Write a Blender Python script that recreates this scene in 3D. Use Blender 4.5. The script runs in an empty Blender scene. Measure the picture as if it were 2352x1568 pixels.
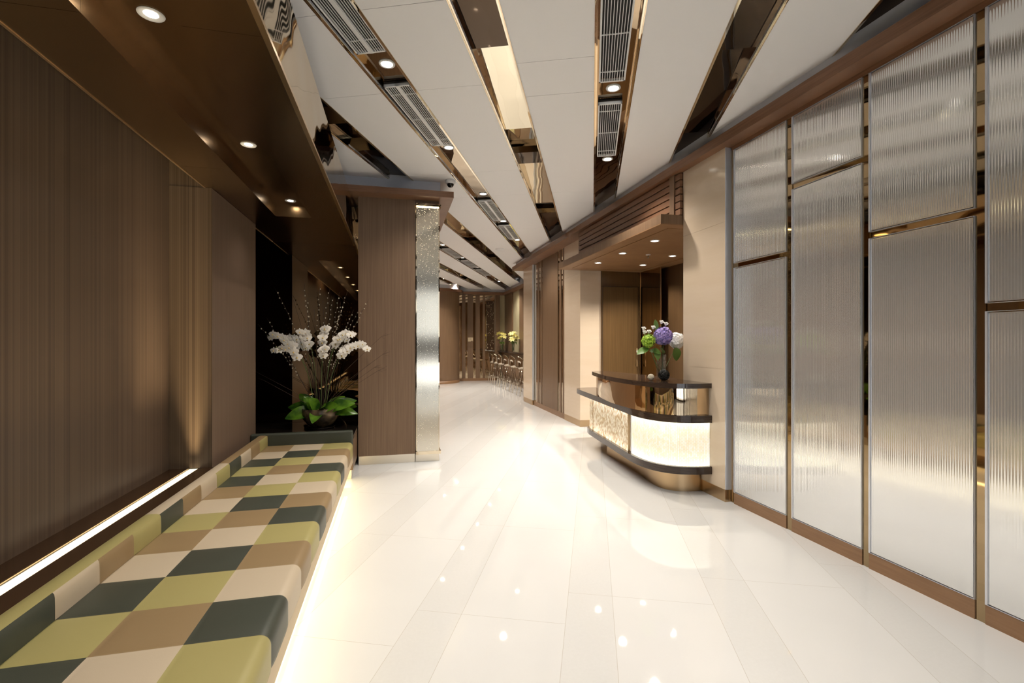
import bpy, math, random
from mathutils import Vector, Matrix
sc = bpy.context.scene
COL = sc.collection
PI = math.pi
R = math.radians

# ------------------------------------------------------------------ materials
def mat(name, base, rough=0.5, metal=0.0, spec=0.5, emit=None, estr=0.0, trans=0.0, ior=1.45, coat=0.0):
    m = bpy.data.materials.new(name); m.use_nodes = True
    b = m.node_tree.nodes['Principled BSDF']
    b.inputs['Base Color'].default_value = (*base, 1)
    b.inputs['Roughness'].default_value = rough
    b.inputs['Metallic'].default_value = metal
    b.inputs['Specular IOR Level'].default_value = spec
    b.inputs['IOR'].default_value = ior
    b.inputs['Transmission Weight'].default_value = trans
    b.inputs['Coat Weight'].default_value = coat
    if emit:
        b.inputs['Emission Color'].default_value = (*emit, 1)
        b.inputs['Emission Strength'].default_value = estr
    return m

class N:
    """small node-graph helper"""
    def __init__(s, m):
        s.t = m.node_tree; s.b = s.t.nodes['Principled BSDF']
    def new(s, ty, **k):
        n = s.t.nodes.new(ty)
        for a, v in k.items(): setattr(n, a, v)
        return n
    def link(s, a, b): s.t.links.new(a, b)
    def math(s, op, a, b=None, c=None):
        n = s.new('ShaderNodeMath', operation=op)
        for i, v in enumerate((a, b, c)):
            if v is None: continue
            if isinstance(v, (int, float)): n.inputs[i].default_value = v
            else: s.link(v, n.inputs[i])
        return n.outputs[0]
    def pos(s, scale=(1, 1, 1), rot=(0, 0, 0)):
        g = s.new('ShaderNodeNewGeometry'); mp = s.new('ShaderNodeMapping')
        mp.inputs['Scale'].default_value = scale; mp.inputs['Rotation'].default_value = rot
        s.link(g.outputs['Position'], mp.inputs['Vector']); return mp.outputs[0]
    def noise(s, vec, scale, detail=3, rough=0.5):
        n = s.new('ShaderNodeTexNoise'); n.inputs['Scale'].default_value = scale
        n.inputs['Detail'].default_value = detail; n.inputs['Roughness'].default_value = rough
        s.link(vec, n.inputs['Vector']); return n.outputs['Fac']
    def ramp(s, fac, stops):
        n = s.new('ShaderNodeValToRGB'); e = n.color_ramp.elements
        while len(e) < len(stops): e.new(0.5)
        for i, (p, c) in enumerate(stops): e[i].position = p; e[i].color = (*c, 1)
        s.link(fac, n.inputs[0]); return n.outputs[0]
    def bump(s, h, strength, dist=0.01):
        n = s.new('ShaderNodeBump'); n.inputs['Strength'].default_value = strength
        n.inputs['Distance'].default_value = dist
        s.link(h, n.inputs['Height']); s.link(n.outputs[0], s.b.inputs['Normal'])

def wood(name, dark, light, rough=0.35, sx=90, sz=1.2, coat=0.0):
    m = mat(name, light, rough, coat=coat); n = N(m)
    f = n.noise(n.pos((sx, sx, sz)), 1.0, 4, 0.6)
    n.link(n.ramp(f, [(0.3, dark), (0.7, light)]), n.b.inputs['Base Color'])
    return m

M = {}
M['wood'] = wood('brown_veneer', (0.14, 0.082, 0.046), (0.205, 0.128, 0.074), 0.38)
M['wood_h'] = wood('brown_veneer_horizontal', (0.17, 0.082, 0.042), (0.24, 0.122, 0.066), 0.4, 3, 80)
M['wood_dark'] = wood('dark_brown_veneer', (0.05, 0.027, 0.012), (0.08, 0.045, 0.02), 0.3)
M['wood_door'] = wood('door_veneer', (0.095, 0.053, 0.02), (0.145, 0.085, 0.035), 0.3)
M['canopy_wood'] = wood('canopy_veneer', (0.20, 0.10, 0.045), (0.27, 0.15, 0.07), 0.35, 4, 60)
M['kick'] = wood('kick_board_wood', (0.22, 0.12, 0.06), (0.28, 0.16, 0.085), 0.3, 4, 60)
def stripe_wall(name, a, b, sc_):
    m = mat(name, a, 0.42); n = N(m)
    p = n.pos((sc_, sc_, 0.02)); f = n.noise(p, 1.0, 2, 0.7)
    p2 = n.pos((sc_ * .22, sc_ * .22, 0.02)); f2 = n.noise(p2, 1.0, 2, 0.6)
    s = n.math('ADD', n.math('MULTIPLY', f, 0.6), n.math('MULTIPLY', f2, 0.4))
    n.link(n.ramp(s, [(0.36, a), (0.62, b)]), n.b.inputs['Base Color'])
    return m
M['wallpaper'] = stripe_wall('striped_wallcovering', (0.080, 0.052, 0.034), (0.150, 0.101, 0.067), 95)
M['wallpaper2'] = stripe_wall('fine_striped_wallcovering', (0.075, 0.047, 0.028), (0.21, 0.145, 0.09), 95)
M['wallpaper3'] = stripe_wall('plain_wallcovering', (0.15, 0.097, 0.066), (0.19, 0.125, 0.088), 60)

def bronze(name, base, rough, wav=0.0, wsc=1.5, metal=1.0, dist=0.02):
    m = mat(name, base, rough, metal)
    if wav:
        n = N(m); n.bump(n.noise(n.pos(), wsc, 1.0, 0.4), wav, dist)
    return m
M['soffit'] = bronze('brushed_bronze', (0.25, 0.16, 0.082), 0.27)
M['fascia'] = bronze('polished_gold_mirror', (0.72, 0.57, 0.38), 0.03, 0.5, 2.2)
M['gold_mirror'] = bronze('gold_tinted_mirror', (0.66, 0.54, 0.38), 0.02, 0.06, 3.0)
M['slot_mirror'] = bronze('trough_mirror', (0.40, 0.31, 0.21), 0.02, 0.3, 2.5)
M['slot_mirror_light'] = bronze('pale_trough_mirror', (0.85, 0.78, 0.62), 0.03, 0.2, 2.5)
M['slot_dark'] = bronze('dark_trough_glass', (0.075, 0.052, 0.034), 0.04, 0.3, 2.5)
M['dark_mirror'] = bronze('dark_bronze_mirror', (0.26, 0.17, 0.09), 0.02)
M['panel_mirror'] = bronze('bronze_back_mirror', (0.42, 0.31, 0.18), 0.03, 0.1, 2.0)
M['riser'] = bronze('counter_riser_mirror', (0.72, 0.56, 0.38), 0.02, 0.13, 5.0)
M['steel'] = bronze('brushed_steel', (0.72, 0.64, 0.52), 0.22)
M['plinth'] = bronze('brushed_brass', (0.62, 0.45, 0.27), 0.28)
M['silver'] = mat('satin_silver', (0.72, 0.74, 0.80), 0.3, 0.6)
M['chrome'] = mat('chrome', (0.48, 0.42, 0.34), 0.06, 1.0)
M['stone'] = mat('beige_stone', (0.60, 0.49, 0.37), 0.12, 0.0, 0.5)
n = N(M['stone']); f = n.noise(n.pos((1, 1, 9)), 1.1, 4, 0.6)
n.link(n.ramp(f, [(0.3, (0.60, 0.485, 0.36)), (0.7, (0.63, 0.52, 0.40))]), n.b.inputs['Base Color'])
M['black_stone'] = mat('black_granite', (0.012, 0.009, 0.007), 0.06, 0, 0.6)
M['counter_stone'] = mat('brown_stone_slab', (0.035, 0.022, 0.016), 0.10, 0, 0.6)
n = N(M['counter_stone']); f = n.noise(n.pos((2, 2, 40)), 3, 5, 0.6)
n.link(n.ramp(f, [(0.3, (0.022, 0.013, 0.01)), (0.75, (0.06, 0.038, 0.027))]), n.b.inputs['Base Color'])
M['ledge'] = mat('dark_gloss_ledge', (0.045, 0.022, 0.01), 0.16, 0, 0.6)
M['ceiling'] = mat('white_ceiling', (0.90, 0.893, 0.895), 0.55)
M['bulkhead'] = mat('daylight_blue_bulkhead', (0.62, 0.64, 0.70), 0.5)  # white like the ceiling; blue-grey daylight tint put into the colour
M['white'] = mat('white_powder_coat', (0.80, 0.80, 0.80), 0.35)
M['black'] = mat('black_void', (0.008, 0.008, 0.008), 0.6)
M['lamp'] = mat('lamp_lens', (1, 1, 1), 0.4, emit=(1.0, 0.93, 0.80), estr=40)
M['lamp_small'] = mat('small_lamp_lens', (1, 1, 1), 0.4, emit=(1.0, 0.93, 0.82), estr=18)
M['led'] = mat('warm_led_strip', (1, 0.95, 0.8), 0.4, emit=(1.0, 0.86, 0.56), estr=1.35)
M['led_hot'] = mat('bench_led_strip', (1, 0.95, 0.8), 0.4, emit=(1.0, 0.88, 0.52), estr=14)
M['bench_kick'] = mat('pale_oak_strip', (0.55, 0.42, 0.26), 0.4)
def leather(name, c):
    m = mat(name, c, 0.42, 0, 0.45); n = N(m)
    n.bump(n.noise(n.pos(), 260, 3, 0.6), 0.10, 0.002); return m
M['olive'] = leather('olive_leather', (0.37, 0.32, 0.125))
M['tan'] = leather('tan_leather', (0.28, 0.19, 0.095))
M['cream'] = leather('cream_leather', (0.53, 0.435, 0.31))
M['green'] = leather('dark_green_leather', (0.052, 0.057, 0.042))

# floor : long polished stone tiles laid along the slanted axis of the ceiling troughs
ALPHA = math.atan(267 / (17 / 36 * 2352)) + math.atan(185 / (17 / 36 * 2352))
E2 = Vector((math.sin(ALPHA), math.cos(ALPHA), 0)); L2 = Vector((math.cos(ALPHA), -math.sin(ALPHA), 0))
def w2(x2, y2, z=0.0): return L2 * x2 + E2 * y2 + Vector((0, 0, z))
m = mat('polished_cream_stone', (0.80, 0.77, 0.71), 0.035, 0, 0.5); n = N(m)
sep = n.new('ShaderNodeSeparateXYZ'); n.link(n.pos((1, 1, 1), (0, 0, ALPHA)), sep.inputs[0])
x2, y2 = sep.outputs[0], sep.outputs[1]
W = 0.8248
q = n.math('DIVIDE', n.math('ADD', x2, 0.967), W)
k = n.math('FLOOR', q); fr = n.math('MULTIPLY', n.math('SUBTRACT', q, k), W)
d1 = n.math('MINIMUM', fr, n.math('SUBTRACT', W, fr)); d2 = n.math('ABSOLUTE', n.math('SUBTRACT', fr, 0.256))
yy = n.math('DIVIDE', n.math('SUBTRACT', n.math('SUBTRACT', y2, 2.58), n.math('MULTIPLY', k, 0.327)), 1.286)
yf = n.math('MULTIPLY', n.math('FRACT', yy), 1.286); d3 = n.math('MINIMUM', yf, n.math('SUBTRACT', 1.286, yf))
dm = n.math('MINIMUM', n.math('MINIMUM', d1, d2), d3)
line = n.math('LESS_THAN', dm, 0.0011)
narrow = n.math('LESS_THAN', fr, 0.256)
nz = n.noise(n.pos((1, 1, 1)), 55, 4, 0.7)
nz2 = n.noise(n.pos((1, 1, 1)), 2.0, 2, 0.5)
var = n.math('ADD', n.math('MULTIPLY', n.math('MULTIPLY', nz, narrow), 0.10), n.math('MULTIPLY', nz2, 0.06))
colr = n.ramp(var, [(0.0, (0.73, 0.72, 0.70)), (0.12, (0.66, 0.65, 0.625))])
mx = n.new('ShaderNodeMix', data_type='RGBA'); n.link(line, mx.inputs[0]); n.link(colr, mx.inputs[6])
mx.inputs[7].default_value = (0.52, 0.48, 0.42, 1); n.link(mx.outputs[2], n.b.inputs['Base Color'])
M['floor'] = m

# fluted glass : satin, pale, backed by metal
M['fluted'] = mat('fluted_frosted_glass', (0.88, 0.895, 0.90), 0.10, 0.76, 0.5)
# edge-lit etched mirror
m = mat('etched_mirror', (0.60, 0.54, 0.44), 0.12, 1.0); n = N(m)
p = n.pos((1, 0.0001, 1)); v = n.new('ShaderNodeTexVoronoi'); v.inputs['Scale'].default_value = 56
n.link(p, v.inputs['Vector'])
v.inputs['Randomness'].default_value = 0.85
sp = n.new('ShaderNodeSeparateXYZ'); g = n.new('ShaderNodeNewGeometry'); n.link(g.outputs['Position'], sp.inputs[0])
hz = n.math('MAXIMUM', n.math('SUBTRACT', sp.outputs[2], 1.6), 0.0)
th = n.math('ADD', 0.17, n.math('MULTIPLY', n.math('POWER', hz, 2.0), 0.06))
rnd = n.math('ADD', n.math('MULTIPLY', n.noise(p, 30, 0), 0.9), 0.5)
dot = n.math('LESS_THAN', v.outputs['Distance'], n.math('MULTIPLY', th, rnd))
n.link(n.math('MULTIPLY', dot, 0.62), n.b.inputs['Emission Strength']); n.b.inputs['Emission Color'].default_value = (1, 0.87, 0.62, 1)
n.link(n.math('SUBTRACT', 1.0, dot), n.b.inputs['Metallic'])
n.bump(n.noise(n.pos((90, 1, 2.0)), 1, 2), 0.05, 0.004)
M['etched'] = m
# backlit shell mosaic
def mosaic(name, lo, hi, s, varc, x_edge=None):
    m = mat(name, (0.18, 0.14, 0.08), 0.35); n = N(m)
    uv = n.new('ShaderNodeUVMap'); br = n.new('ShaderNodeTexBrick')
    n.link(uv.outputs[0], br.inputs['Vector'])
    br.inputs['Scale'].default_value = 1.0; br.inputs['Brick Width'].default_value = 0.030; br.inputs['Row Height'].default_value = 0.017
    br.inputs['Mortar Size'].default_value = 0.0008; br.inputs['Mortar Smooth'].default_value = 0.2; br.inputs['Bias'].default_value = 0.0
    br.offset = 0.5
    br.inputs['Color1'].default_value = (*hi, 1); br.inputs['Color2'].default_value = (*lo, 1)
    br.inputs['Mortar'].default_value = (*varc, 1)
    n.link(br.outputs['Color'], n.b.inputs['Emission Color'])
    su = n.new('ShaderNodeSeparateXYZ'); n.link(uv.outputs[0], su.inputs[0])
    # glow from behind both edges painted in: emission rises to top and bottom
    h = n.math('ABSOLUTE', n.math('SUBTRACT', n.math('DIVIDE', su.outputs[0], 0.425), 0.5))
    st = n.math('ADD', s, n.math('MULTIPLY', n.math('POWER', n.math('MULTIPLY', h, 2.0), 3.0), s * 1.1))
    n.link(st, n.b.inputs['Emission Strength'])
    return m
M['mosaic_a'] = mosaic('backlit_shell_mosaic', (0.42, 0.25, 0.10), (1.0, 0.90, 0.70), 0.88, (0.30, 0.17, 0.07))  # same backlit mosaic; dimness of the slanting view put into its emission colours
M['mosaic_b'] = mosaic('bright_backlit_shell_mosaic', (0.93, 0.84, 0.60), (1.0, 0.97, 0.84), 0.95, (0.70, 0.55, 0.32))
def clear(name, tint):
    m = mat(name, tint, 0.0); nt = m.node_tree; out = nt.nodes['Material Output']
    tr = nt.nodes.new('ShaderNodeBsdfTransparent'); tr.inputs[0].default_value = (*tint, 1)
    gl = nt.nodes.new('ShaderNodeBsdfGlossy'); gl.inputs['Roughness'].default_value = 0.01
    fr = nt.nodes.new('ShaderNodeLayerWeight'); fr.inputs['Blend'].default_value = 0.35; mx = nt.nodes.new('ShaderNodeMixShader'); pw = nt.nodes.new('ShaderNodeMath'); pw.operation = 'POWER'; pw.inputs[1].default_value = 2.0
    pm = nt.nodes.new('ShaderNodeMath'); pm.operation = 'MULTIPLY_ADD'; pm.inputs[1].default_value = 0.5; pm.inputs[2].default_value = 0.05
    nt.links.new(fr.outputs['Facing'], pw.inputs[0]); nt.links.new(pw.outputs[0], pm.inputs[0]); nt.links.new(pm.outputs[0], mx.inputs[0]); nt.links.new(tr.outputs[0], mx.inputs[1]); nt.links.new(gl.outputs[0], mx.inputs[2])
    nt.links.new(mx.outputs[0], out.inputs[0]); return m
M['glass'] = clear('clear_glass', (0.97, 0.98, 0.98))
M['water'] = clear('vase_water', (0.95, 0.97, 0.95))
M['petal_w'] = mat('white_petal', (0.85, 0.80, 0.72), 0.5)
M['petal_c'] = mat('orchid_heart', (0.75, 0.55, 0.2), 0.5)
M['petal_p'] = mat('purple_petal', (0.27, 0.20, 0.52), 0.5)
M['petal_g'] = mat('lime_petal', (0.30, 0.48, 0.03), 0.5)
M['petal_ww'] = mat('pure_white_petal', (0.88, 0.87, 0.84), 0.5)
M['petal_y'] = mat('yellow_lily_petal', (0.85, 0.78, 0.28), 0.5)
M['leaf'] = mat('glossy_green_leaf', (0.05, 0.13, 0.012), 0.22)
n = N(M['leaf']); n.link(n.ramp(n.noise(n.pos(), 9, 2), [(0.35, (0.022, 0.07, 0.008)), (0.65, (0.10, 0.21, 0.015))]), n.b.inputs['Base Color'])
for k_, a_, b_ in (('petal_p', (0.20, 0.17, 0.50), (0.42, 0.30, 0.62)), ('petal_g', (0.20, 0.36, 0.02), (0.42, 0.60, 0.06))):
    n = N(M[k_]); n.link(n.ramp(n.noise(n.pos(), 45, 2), [(0.35, a_), (0.65, b_)]), n.b.inputs['Base Color'])
M['leaf2'] = mat('soft_green_leaf', (0.10, 0.19, 0.04), 0.4)
M['stem'] = mat('green_stem', (0.10, 0.14, 0.04), 0.45)
M['twig'] = mat('brown_twig', (0.06, 0.032, 0.02), 0.6)
M['catkin'] = mat('silver_catkin', (0.60, 0.52, 0.38), 0.7)
M['pot'] = mat('aged_bronze_glaze', (0.10, 0.075, 0.045), 0.24, 0.25)
n = N(M['pot']); n.link(n.ramp(n.noise(n.pos(), 14, 4), [(0.35, (0.04, 0.03, 0.02)), (0.7, (0.20, 0.14, 0.075))]), n.b.inputs['Base Color'])
M['moss'] = mat('moss', (0.16, 0.10, 0.04), 0.9)
M['rattan_dark'] = mat('dark_rattan', (0.012, 0.012, 0.01), 0.5)
M['rattan_light'] = mat('cream_rattan', (0.66, 0.60, 0.48), 0.6)
M['paper'] = mat('sign_plate', (0.62, 0.50, 0.33), 0.35)
M['ink'] = mat('sign_ink', (0.10, 0.07, 0.05), 0.5)
M['screen'] = mat('beaded_screen', (0.05, 0.03, 0.02), 0.25); n = N(M['screen'])
v = n.new('ShaderNodeTexVoronoi'); v.inputs['Scale'].default_value = 24; n.link(n.pos((1.4, 1.4, 0.36)), v.inputs['Vector'])
n.link(n.ramp(v.outputs['Distance'], [(0.14, (0.70, 0.55, 0.34)), (0.26, (0.05, 0.025, 0.013))]), n.b.inputs['Base Color'])
M['cream_glass'] = mat('cream_back_painted_glass', (0.50, 0.44, 0.28), 0.12)

# ------------------------------------------------------------------ mesh builder
class MB:
    def __init__(s): s.v = []; s.f = []; s.mi = []; s.uv = {}; s.sm = []
    def add(s, vs, fs, mi=0, sm=False):
        o = len(s.v); s.v += [tuple(p) for p in vs]
        for f in fs: s.f.append(tuple(i + o for i in f)); s.mi.append(mi); s.sm.append(sm)
    def box(s, x0, x1, y0, y1, z0, z1, mi=0):
        s.add([(x0, y0, z0), (x1, y0, z0), (x1, y1, z0), (x0, y1, z0), (x0, y0, z1), (x1, y0, z1), (x1, y1, z1), (x0, y1, z1)],
              [(0, 3, 2, 1), (4, 5, 6, 7), (0, 1, 5, 4), (1, 2, 6, 5), (2, 3, 7, 6), (3, 0, 4, 7)], mi)
    def obox(s, x0, x1, y0, y1, z0, z1, mi=0):          # box in the slanted frame of the troughs
        c = [(x0, y0), (x1, y0), (x1, y1), (x0, y1)]
        s.add([w2(a, b, z0) for a, b in c] + [w2(a, b, z1) for a, b in c],
              [(0, 3, 2, 1), (4, 5, 6, 7), (0, 1, 5, 4), (1, 2, 6, 5), (2, 3, 7, 6), (3, 0, 4, 7)], mi)
    def prism(s, pts, z0, z1, mi=0, sm=False):
        n = len(pts)
        ar = sum(pts[i][0] * pts[(i + 1) % n][1] - pts[(i + 1) % n][0] * pts[i][1] for i in range(n))
        if ar < 0: pts = pts[::-1]
        s.add([(x, y, z0) for x, y in pts] + [(x, y, z1) for x, y in pts],
              [tuple(range(n))[::-1], tuple(range(n, 2 * n))])
        s.mi[-1] = s.mi[-2] = mi
        s.add([(x, y, z0) for x, y in pts] + [(x, y, z1) for x, y in pts],
              [(i, (i + 1) % n, (i + 1) % n + n, i + n) for i in range(n)], mi, sm)
    def lathe(s, prof, c=(0, 0, 0), n=24, mi=0, sm=True):
        vs = []; k = len(prof)
        for i in range(n):
            a = 2 * PI * i / n
            for r, z in prof: vs.append((c[0] + r * math.cos(a), c[1] + r * math.sin(a), c[2] + z))
        fs = [(i * k + j, ((i + 1) % n) * k + j, ((i + 1) % n) * k + j + 1, i * k + j + 1) for i in range(n) for j in range(k - 1)]
        s.add(vs, fs, mi, sm)
    def tube(s, path, r, n=6, mi=0, caps=True):
        vs = []; P_ = [Vector(p) for p in path]; k = len(P_)
        rr = r if isinstance(r, (list, tuple)) else [r] * k
        up = Vector((0, 0, 1)) if abs((P_[1] - P_[0]).normalized().z) < 0.9 else Vector((1, 0, 0))
        for i, p in enumerate(P_):
            d = (P_[min(i + 1, k - 1)] - P_[max(i - 1, 0)]).normalized()
            a = d.cross(up).normalized(); b = a.cross(d).normalized()
            for j in range(n):
                t = 2 * PI * j / n; vs.append(p + (a * math.cos(t) + b * math.sin(t)) * rr[i])
        fs = [(i * n + j, i * n + (j + 1) % n, (i + 1) * n + (j + 1) % n, (i + 1) * n + j) for i in range(k - 1) for j in range(n)]
        if caps: fs += [tuple(range(n))[::-1], tuple(range((k - 1) * n, k * n))]
        s.add(vs, fs, mi, True)
    def ball(s, c, r, n=8, m_=6, mi=0, sq=(1, 1, 1)):
        prof = [(math.sin(PI * i / m_) * r, -math.cos(PI * i / m_) * r) for i in range(m_ + 1)]
        vs = []; k = len(prof)
        for i in range(n):
            a = 2 * PI * i / n
            for q, z in prof: vs.append((c[0] + q * math.cos(a) * sq[0], c[1] + q * math.sin(a) * sq[1], c[2] + z * sq[2]))
        s.add(vs, [(i * k + j, ((i + 1) % n) * k + j, ((i + 1) % n) * k + j + 1, i * k + j + 1) for i in range(n) for j in range(k - 1)], mi, True)
    def blade(s, base, d, up, L, Wd, droop=0.3, n=6, mi=0, cup=0.15, thick=0.0):
        """a leaf or petal: curved, cupped blade"""
        d = Vector(d).normalized(); up = Vector(up); up = (up - d * up.dot(d)).normalized(); side = d.cross(up)
        vs = []; base = Vector(base)
        for i in range(n + 1):
            t = i / n; w = Wd * 0.5 * (math.sin(PI * min(1, t * 0.93 + 0.06)) ** 0.7)
            c = base + d * (L * t) - up * (droop * L * t * t)
            for q in (-1, -0.5, 0, 0.5, 1): vs.append(c + side * (w * q) + up * (cup * w * (abs(q) ** 1.5)))
        s.add(vs, [(i * 5 + j, i * 5 + j + 1, i * 5 + j + 6, i * 5 + j + 5) for i in range(n) for j in range(4)], mi, True)
    def build(s, name, mats, parent=None, loc=None):
        me = bpy.data.meshes.new(name); 
        vs = s.v
        if loc is not None: vs = [(a - loc[0], b - loc[1], c - loc[2]) for a, b, c in vs]
        me.from_pydata(vs, [], s.f)
        for mm in (mats if isinstance(mats, (list, tuple)) else [mats]): me.materials.append(M[mm])
        me.polygons.foreach_set('material_index', s.mi); me.polygons.foreach_set('use_smooth', s.sm); me.update()
        o = bpy.data.objects.new(name, me); COL.objects.link(o)
        if parent is not None: o.parent = parent
        elif loc is not None: o.location = loc
        return o

def thing(name, loc, label, cat, group=None, rz=0.0):
    o = bpy.data.objects.new(name, None); COL.objects.link(o); o.location = loc; o.rotation_euler = (0, 0, rz)
    o.empty_display_size = 0.05
    o['label'] = label; o['category'] = cat
    if group: o['group'] = group
    return o
def tag(o, label, cat, group=None):
    o['label'] = label; o['category'] = cat
    if group: o['group'] = group
    return o
def struct(o): o['kind'] = 'structure'; return o
def box_obj(name, m_, *b, parent=None, loc=None):
    q = MB(); q.box(*b); return q.build(name, m_, parent, loc)
def dup(root, loc, rz=None, label=None):
    r = root.copy(); COL.objects.link(r); r.location = loc
    if rz is not None: r.rotation_euler = (0, 0, rz)
    if label: r['label'] = label
    for ch in list(root.children):
        c = ch.copy(); COL.objects.link(c); c.parent = r
        for g in list(ch.children):
            e = g.copy(); COL.objects.link(e); e.parent = c
    return r
def spot(name, loc, power, size=110, blend=0.6, rad=0.04, color=(1, 0.95, 0.88), parent=None, aim=None):
    l = bpy.data.lights.new(name, 'SPOT'); l.energy = power; l.spot_size = R(size); l.spot_blend = blend
    l.shadow_soft_size = rad; l.color = color
    o = bpy.data.objects.new(name, l); COL.objects.link(o); o.location = loc
    if parent: o.parent = parent
    if aim is not None: o.rotation_euler = Vector(aim).to_track_quat('-Z', 'Y').to_euler()
    return o
def area(name, loc, sx, sy, power, aim, color=(1, 1, 1), spread=180, parent=None, roll=0.0):
    l = bpy.data.lights.new(name, 'AREA'); l.shape = 'RECTANGLE'; l.size = sx; l.size_y = sy; l.energy = power
    l.color = color; l.spread = R(spread)
    o = bpy.data.objects.new(name, l); COL.objects.link(o); o.location = loc
    o.rotation_euler = (0, 0, 0) if aim[2] < 0 else (PI, 0, 0)      # long side (size_y) along the room
    if roll: o.rotation_euler.rotate_axis('Z', roll)
    if parent: o.parent = parent
    return o

ZC = 3.5            # ceiling height
BACK = -3.6         # entrance wall behind the viewpoint

# ------------------------------------------------------------------ floor, walls
q = MB(); q.add([(-6, BACK - 1.5, 0), (8, BACK - 1.5, 0), (8, 20, 0), (-6, 20, 0)], [(0, 1, 2, 3)]); struct(q.build('floor', 'floor'))
q = MB()
q.box(-1.95, -1.762, BACK, 4.40, 0, 3.7)
o = struct(q.build('wall_left', 'wallpaper'))
q = MB()
q.add([(-1.762, 4.40, .477), (-1.455, 4.40, .477), (-1.455, 4.40, 2.748), (-1.762, 4.40, 2.748)], [(0, 1, 2, 3)], 0)
q.add([(-1.455, 4.40, .3), (-1.455, 5.66, .3), (-1.455, 5.66, 2.748), (-1.455, 4.40, 2.748)], [(0, 1, 2, 3)], 1)
q.add([(-1.455, 5.66, .3), (-1.95, 5.66, .3), (-1.95, 5.66, 2.748), (-1.455, 5.66, 2.748)], [(0, 1, 2, 3)], 1)
q.box(-1.94, -1.514, 4.401, 5.659, 2.70, 3.65)
struct(q.build('wall_left_return', ['wallpaper2', 'wallpaper3']))
q = MB(); q.box(-2.1, -1.95, 4.40, 6.75, 0, 3.7); q.box(-1.95, .5, 6.64, 6.8, 0, 3.7)
struct(q.build('wall_alcove', 'wood_dark'))
q = MB(); q.box(.35, .5, 7.0, 17.6, 0, 3.7); struct(q.build('wall_corridor_left', 'wood'))
q = MB(); q.box(-1.0, 6.0, 18.33, 18.5, 0, 3.7); q.box(-1.0, .5, 17.6, 18.33, 0, 3.7); struct(q.build('wall_far', 'wood_dark'))
q = MB(); q.box(4.18, 4.4, 12.05, 18.33, 0, 3.7); q.box(3.2, 4.4, 11.9, 12.05, 0, 3.7); struct(q.build('wall_bar', 'wood'))
q = MB(); q.box(3.205, 3.35, 8.815, 11.895, 0, 3.7); struct(q.build('wall_right_middle', 'wood_dark'))
q = MB(); q.box(3.545, 4.6, 8.005, 8.15, 0, 3.7); struct(q.build('wall_reception_back', 'wood_dark'))
q = MB(); q.box(3.06 + .04, 3.25, BACK, 3.92, 0, 3.7); struct(q.build('wall_right', 'wood_dark'))
q = MB(); q.box(3.10, 4.6, 4.60, 4.68, 0, 3.7); q.box(4.42, 4.6, 4.68, 8.0, 0, 3.7); struct(q.build('wall_reception', 'wood_dark'))
# entrance: glazed screen behind the viewpoint
q = MB()
q.box(-1.95, -.40, BACK - .12, BACK, 0, 3.7); q.box(2.9, 3.25, BACK - .12, BACK, 0, 3.7)
q.box(-1.55, 2.9, BACK - .12, BACK, 3.15, 3.7); q.box(-1.55, 2.9, BACK - .12, BACK, 0, .06)
struct(q.build('wall_entrance', 'wood_dark'))
q = MB()
for x in (-.40, .62, 1.72, 2.82): q.box(x, x + .08, BACK - .10, BACK - .02, .06, 3.15)
q.box(-.40, 2.9, BACK - .10, BACK - .02, .85, 1.65)
struct(q.build('window_1', 'wood_dark'))

# ------------------------------------------------------------------ ceiling, troughs
SL = [('I', -4.92, -4.68), ('H', -4.10, -3.85), ('G', -3.27, -3.02), ('F', -2.46, -2.215), ('A', -1.648, -1.40), ('B', -.824, -.559), ('C', .034, .299), ('D', .860, 1.112), ('E', 1.678, 1.935), ('K', 2.52, 2.77), ('L', 3.35, 3.6)]
Y2A, Y2B = -6.0, 21.5
q = MB(); G_ = 0.002
edges = [-9.0] + [e for s in SL for e in s[1:]] + [7.0]
seams = {4: [0.85, 2.73, 3.68, 5.57, 6.50, 8.5, 10.4, 12.3], 5: [2.73, 3.68, 5.57, 6.5, 8.5, 10.4, 12.3], 6: [1.0, 3.44, 3.92, 6.50, 7.0, 9.4], 7: [1.2], 8: [1.2]}
for i in range(0, len(edges), 2):
    a, b = edges[i], edges[i + 1]
    cuts = [Y2A] + seams.get(i // 2, [4.6, 5.6, 8.5, 11.3, 14.1]) + [Y2B]
    for c0, c1 in zip(cuts[:-1], cuts[1:]): q.obox(a, b, c0 + G_, c1 - G_, ZC, ZC + .02)
q.obox(-9, 7, Y2A, Y2B, ZC + .30, ZC + .32)
struct(q.build('ceiling', 'ceiling'))

LIGHTPOS = {'A': [.2, 1.8, 3.385, 4.95, 6.58, 8.13, 9.68], 'C': [-.7, .9, 2.45, 4.01, 5.56], 'G': [8.3, 9.9, 11.49, 13.05, 14.7, 16.2], 'I': [12.2, 13.7, 15.3, 16.8]}
GRILLE = {'A': [(.4, 1.6), (2.0, 3.18), (3.62, 4.80), (6.80, 7.95), (8.32, 9.45)], 'C': [(1.1, 2.25), (2.66, 3.84), (4.19, 5.37)],
          'G': [(8.6, 9.7), (10.2, 11.3), (11.75, 12.85), (13.3, 14.5)], 'I': []}
names = {'I': 'farthest left, over the round column', 'H': 'second from the far left, plain mirror', 'G': 'with grilles running to the far slatted wall', 'F': 'behind the pillar cornice, starting at the gold fascia',
         'A': 'with paired grilles, passing left of the dome camera', 'B': 'plain stepped mirror left of the central grille trough', 'C': 'central one with the widest grilles',
         'D': 'plain mirror, ending above the beige pilaster', 'E': 'at the top right corner above the fluted panels', 'K': 'out on the right beyond the fluted panels', 'L': 'outermost on the right'}
proto_l = None
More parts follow.
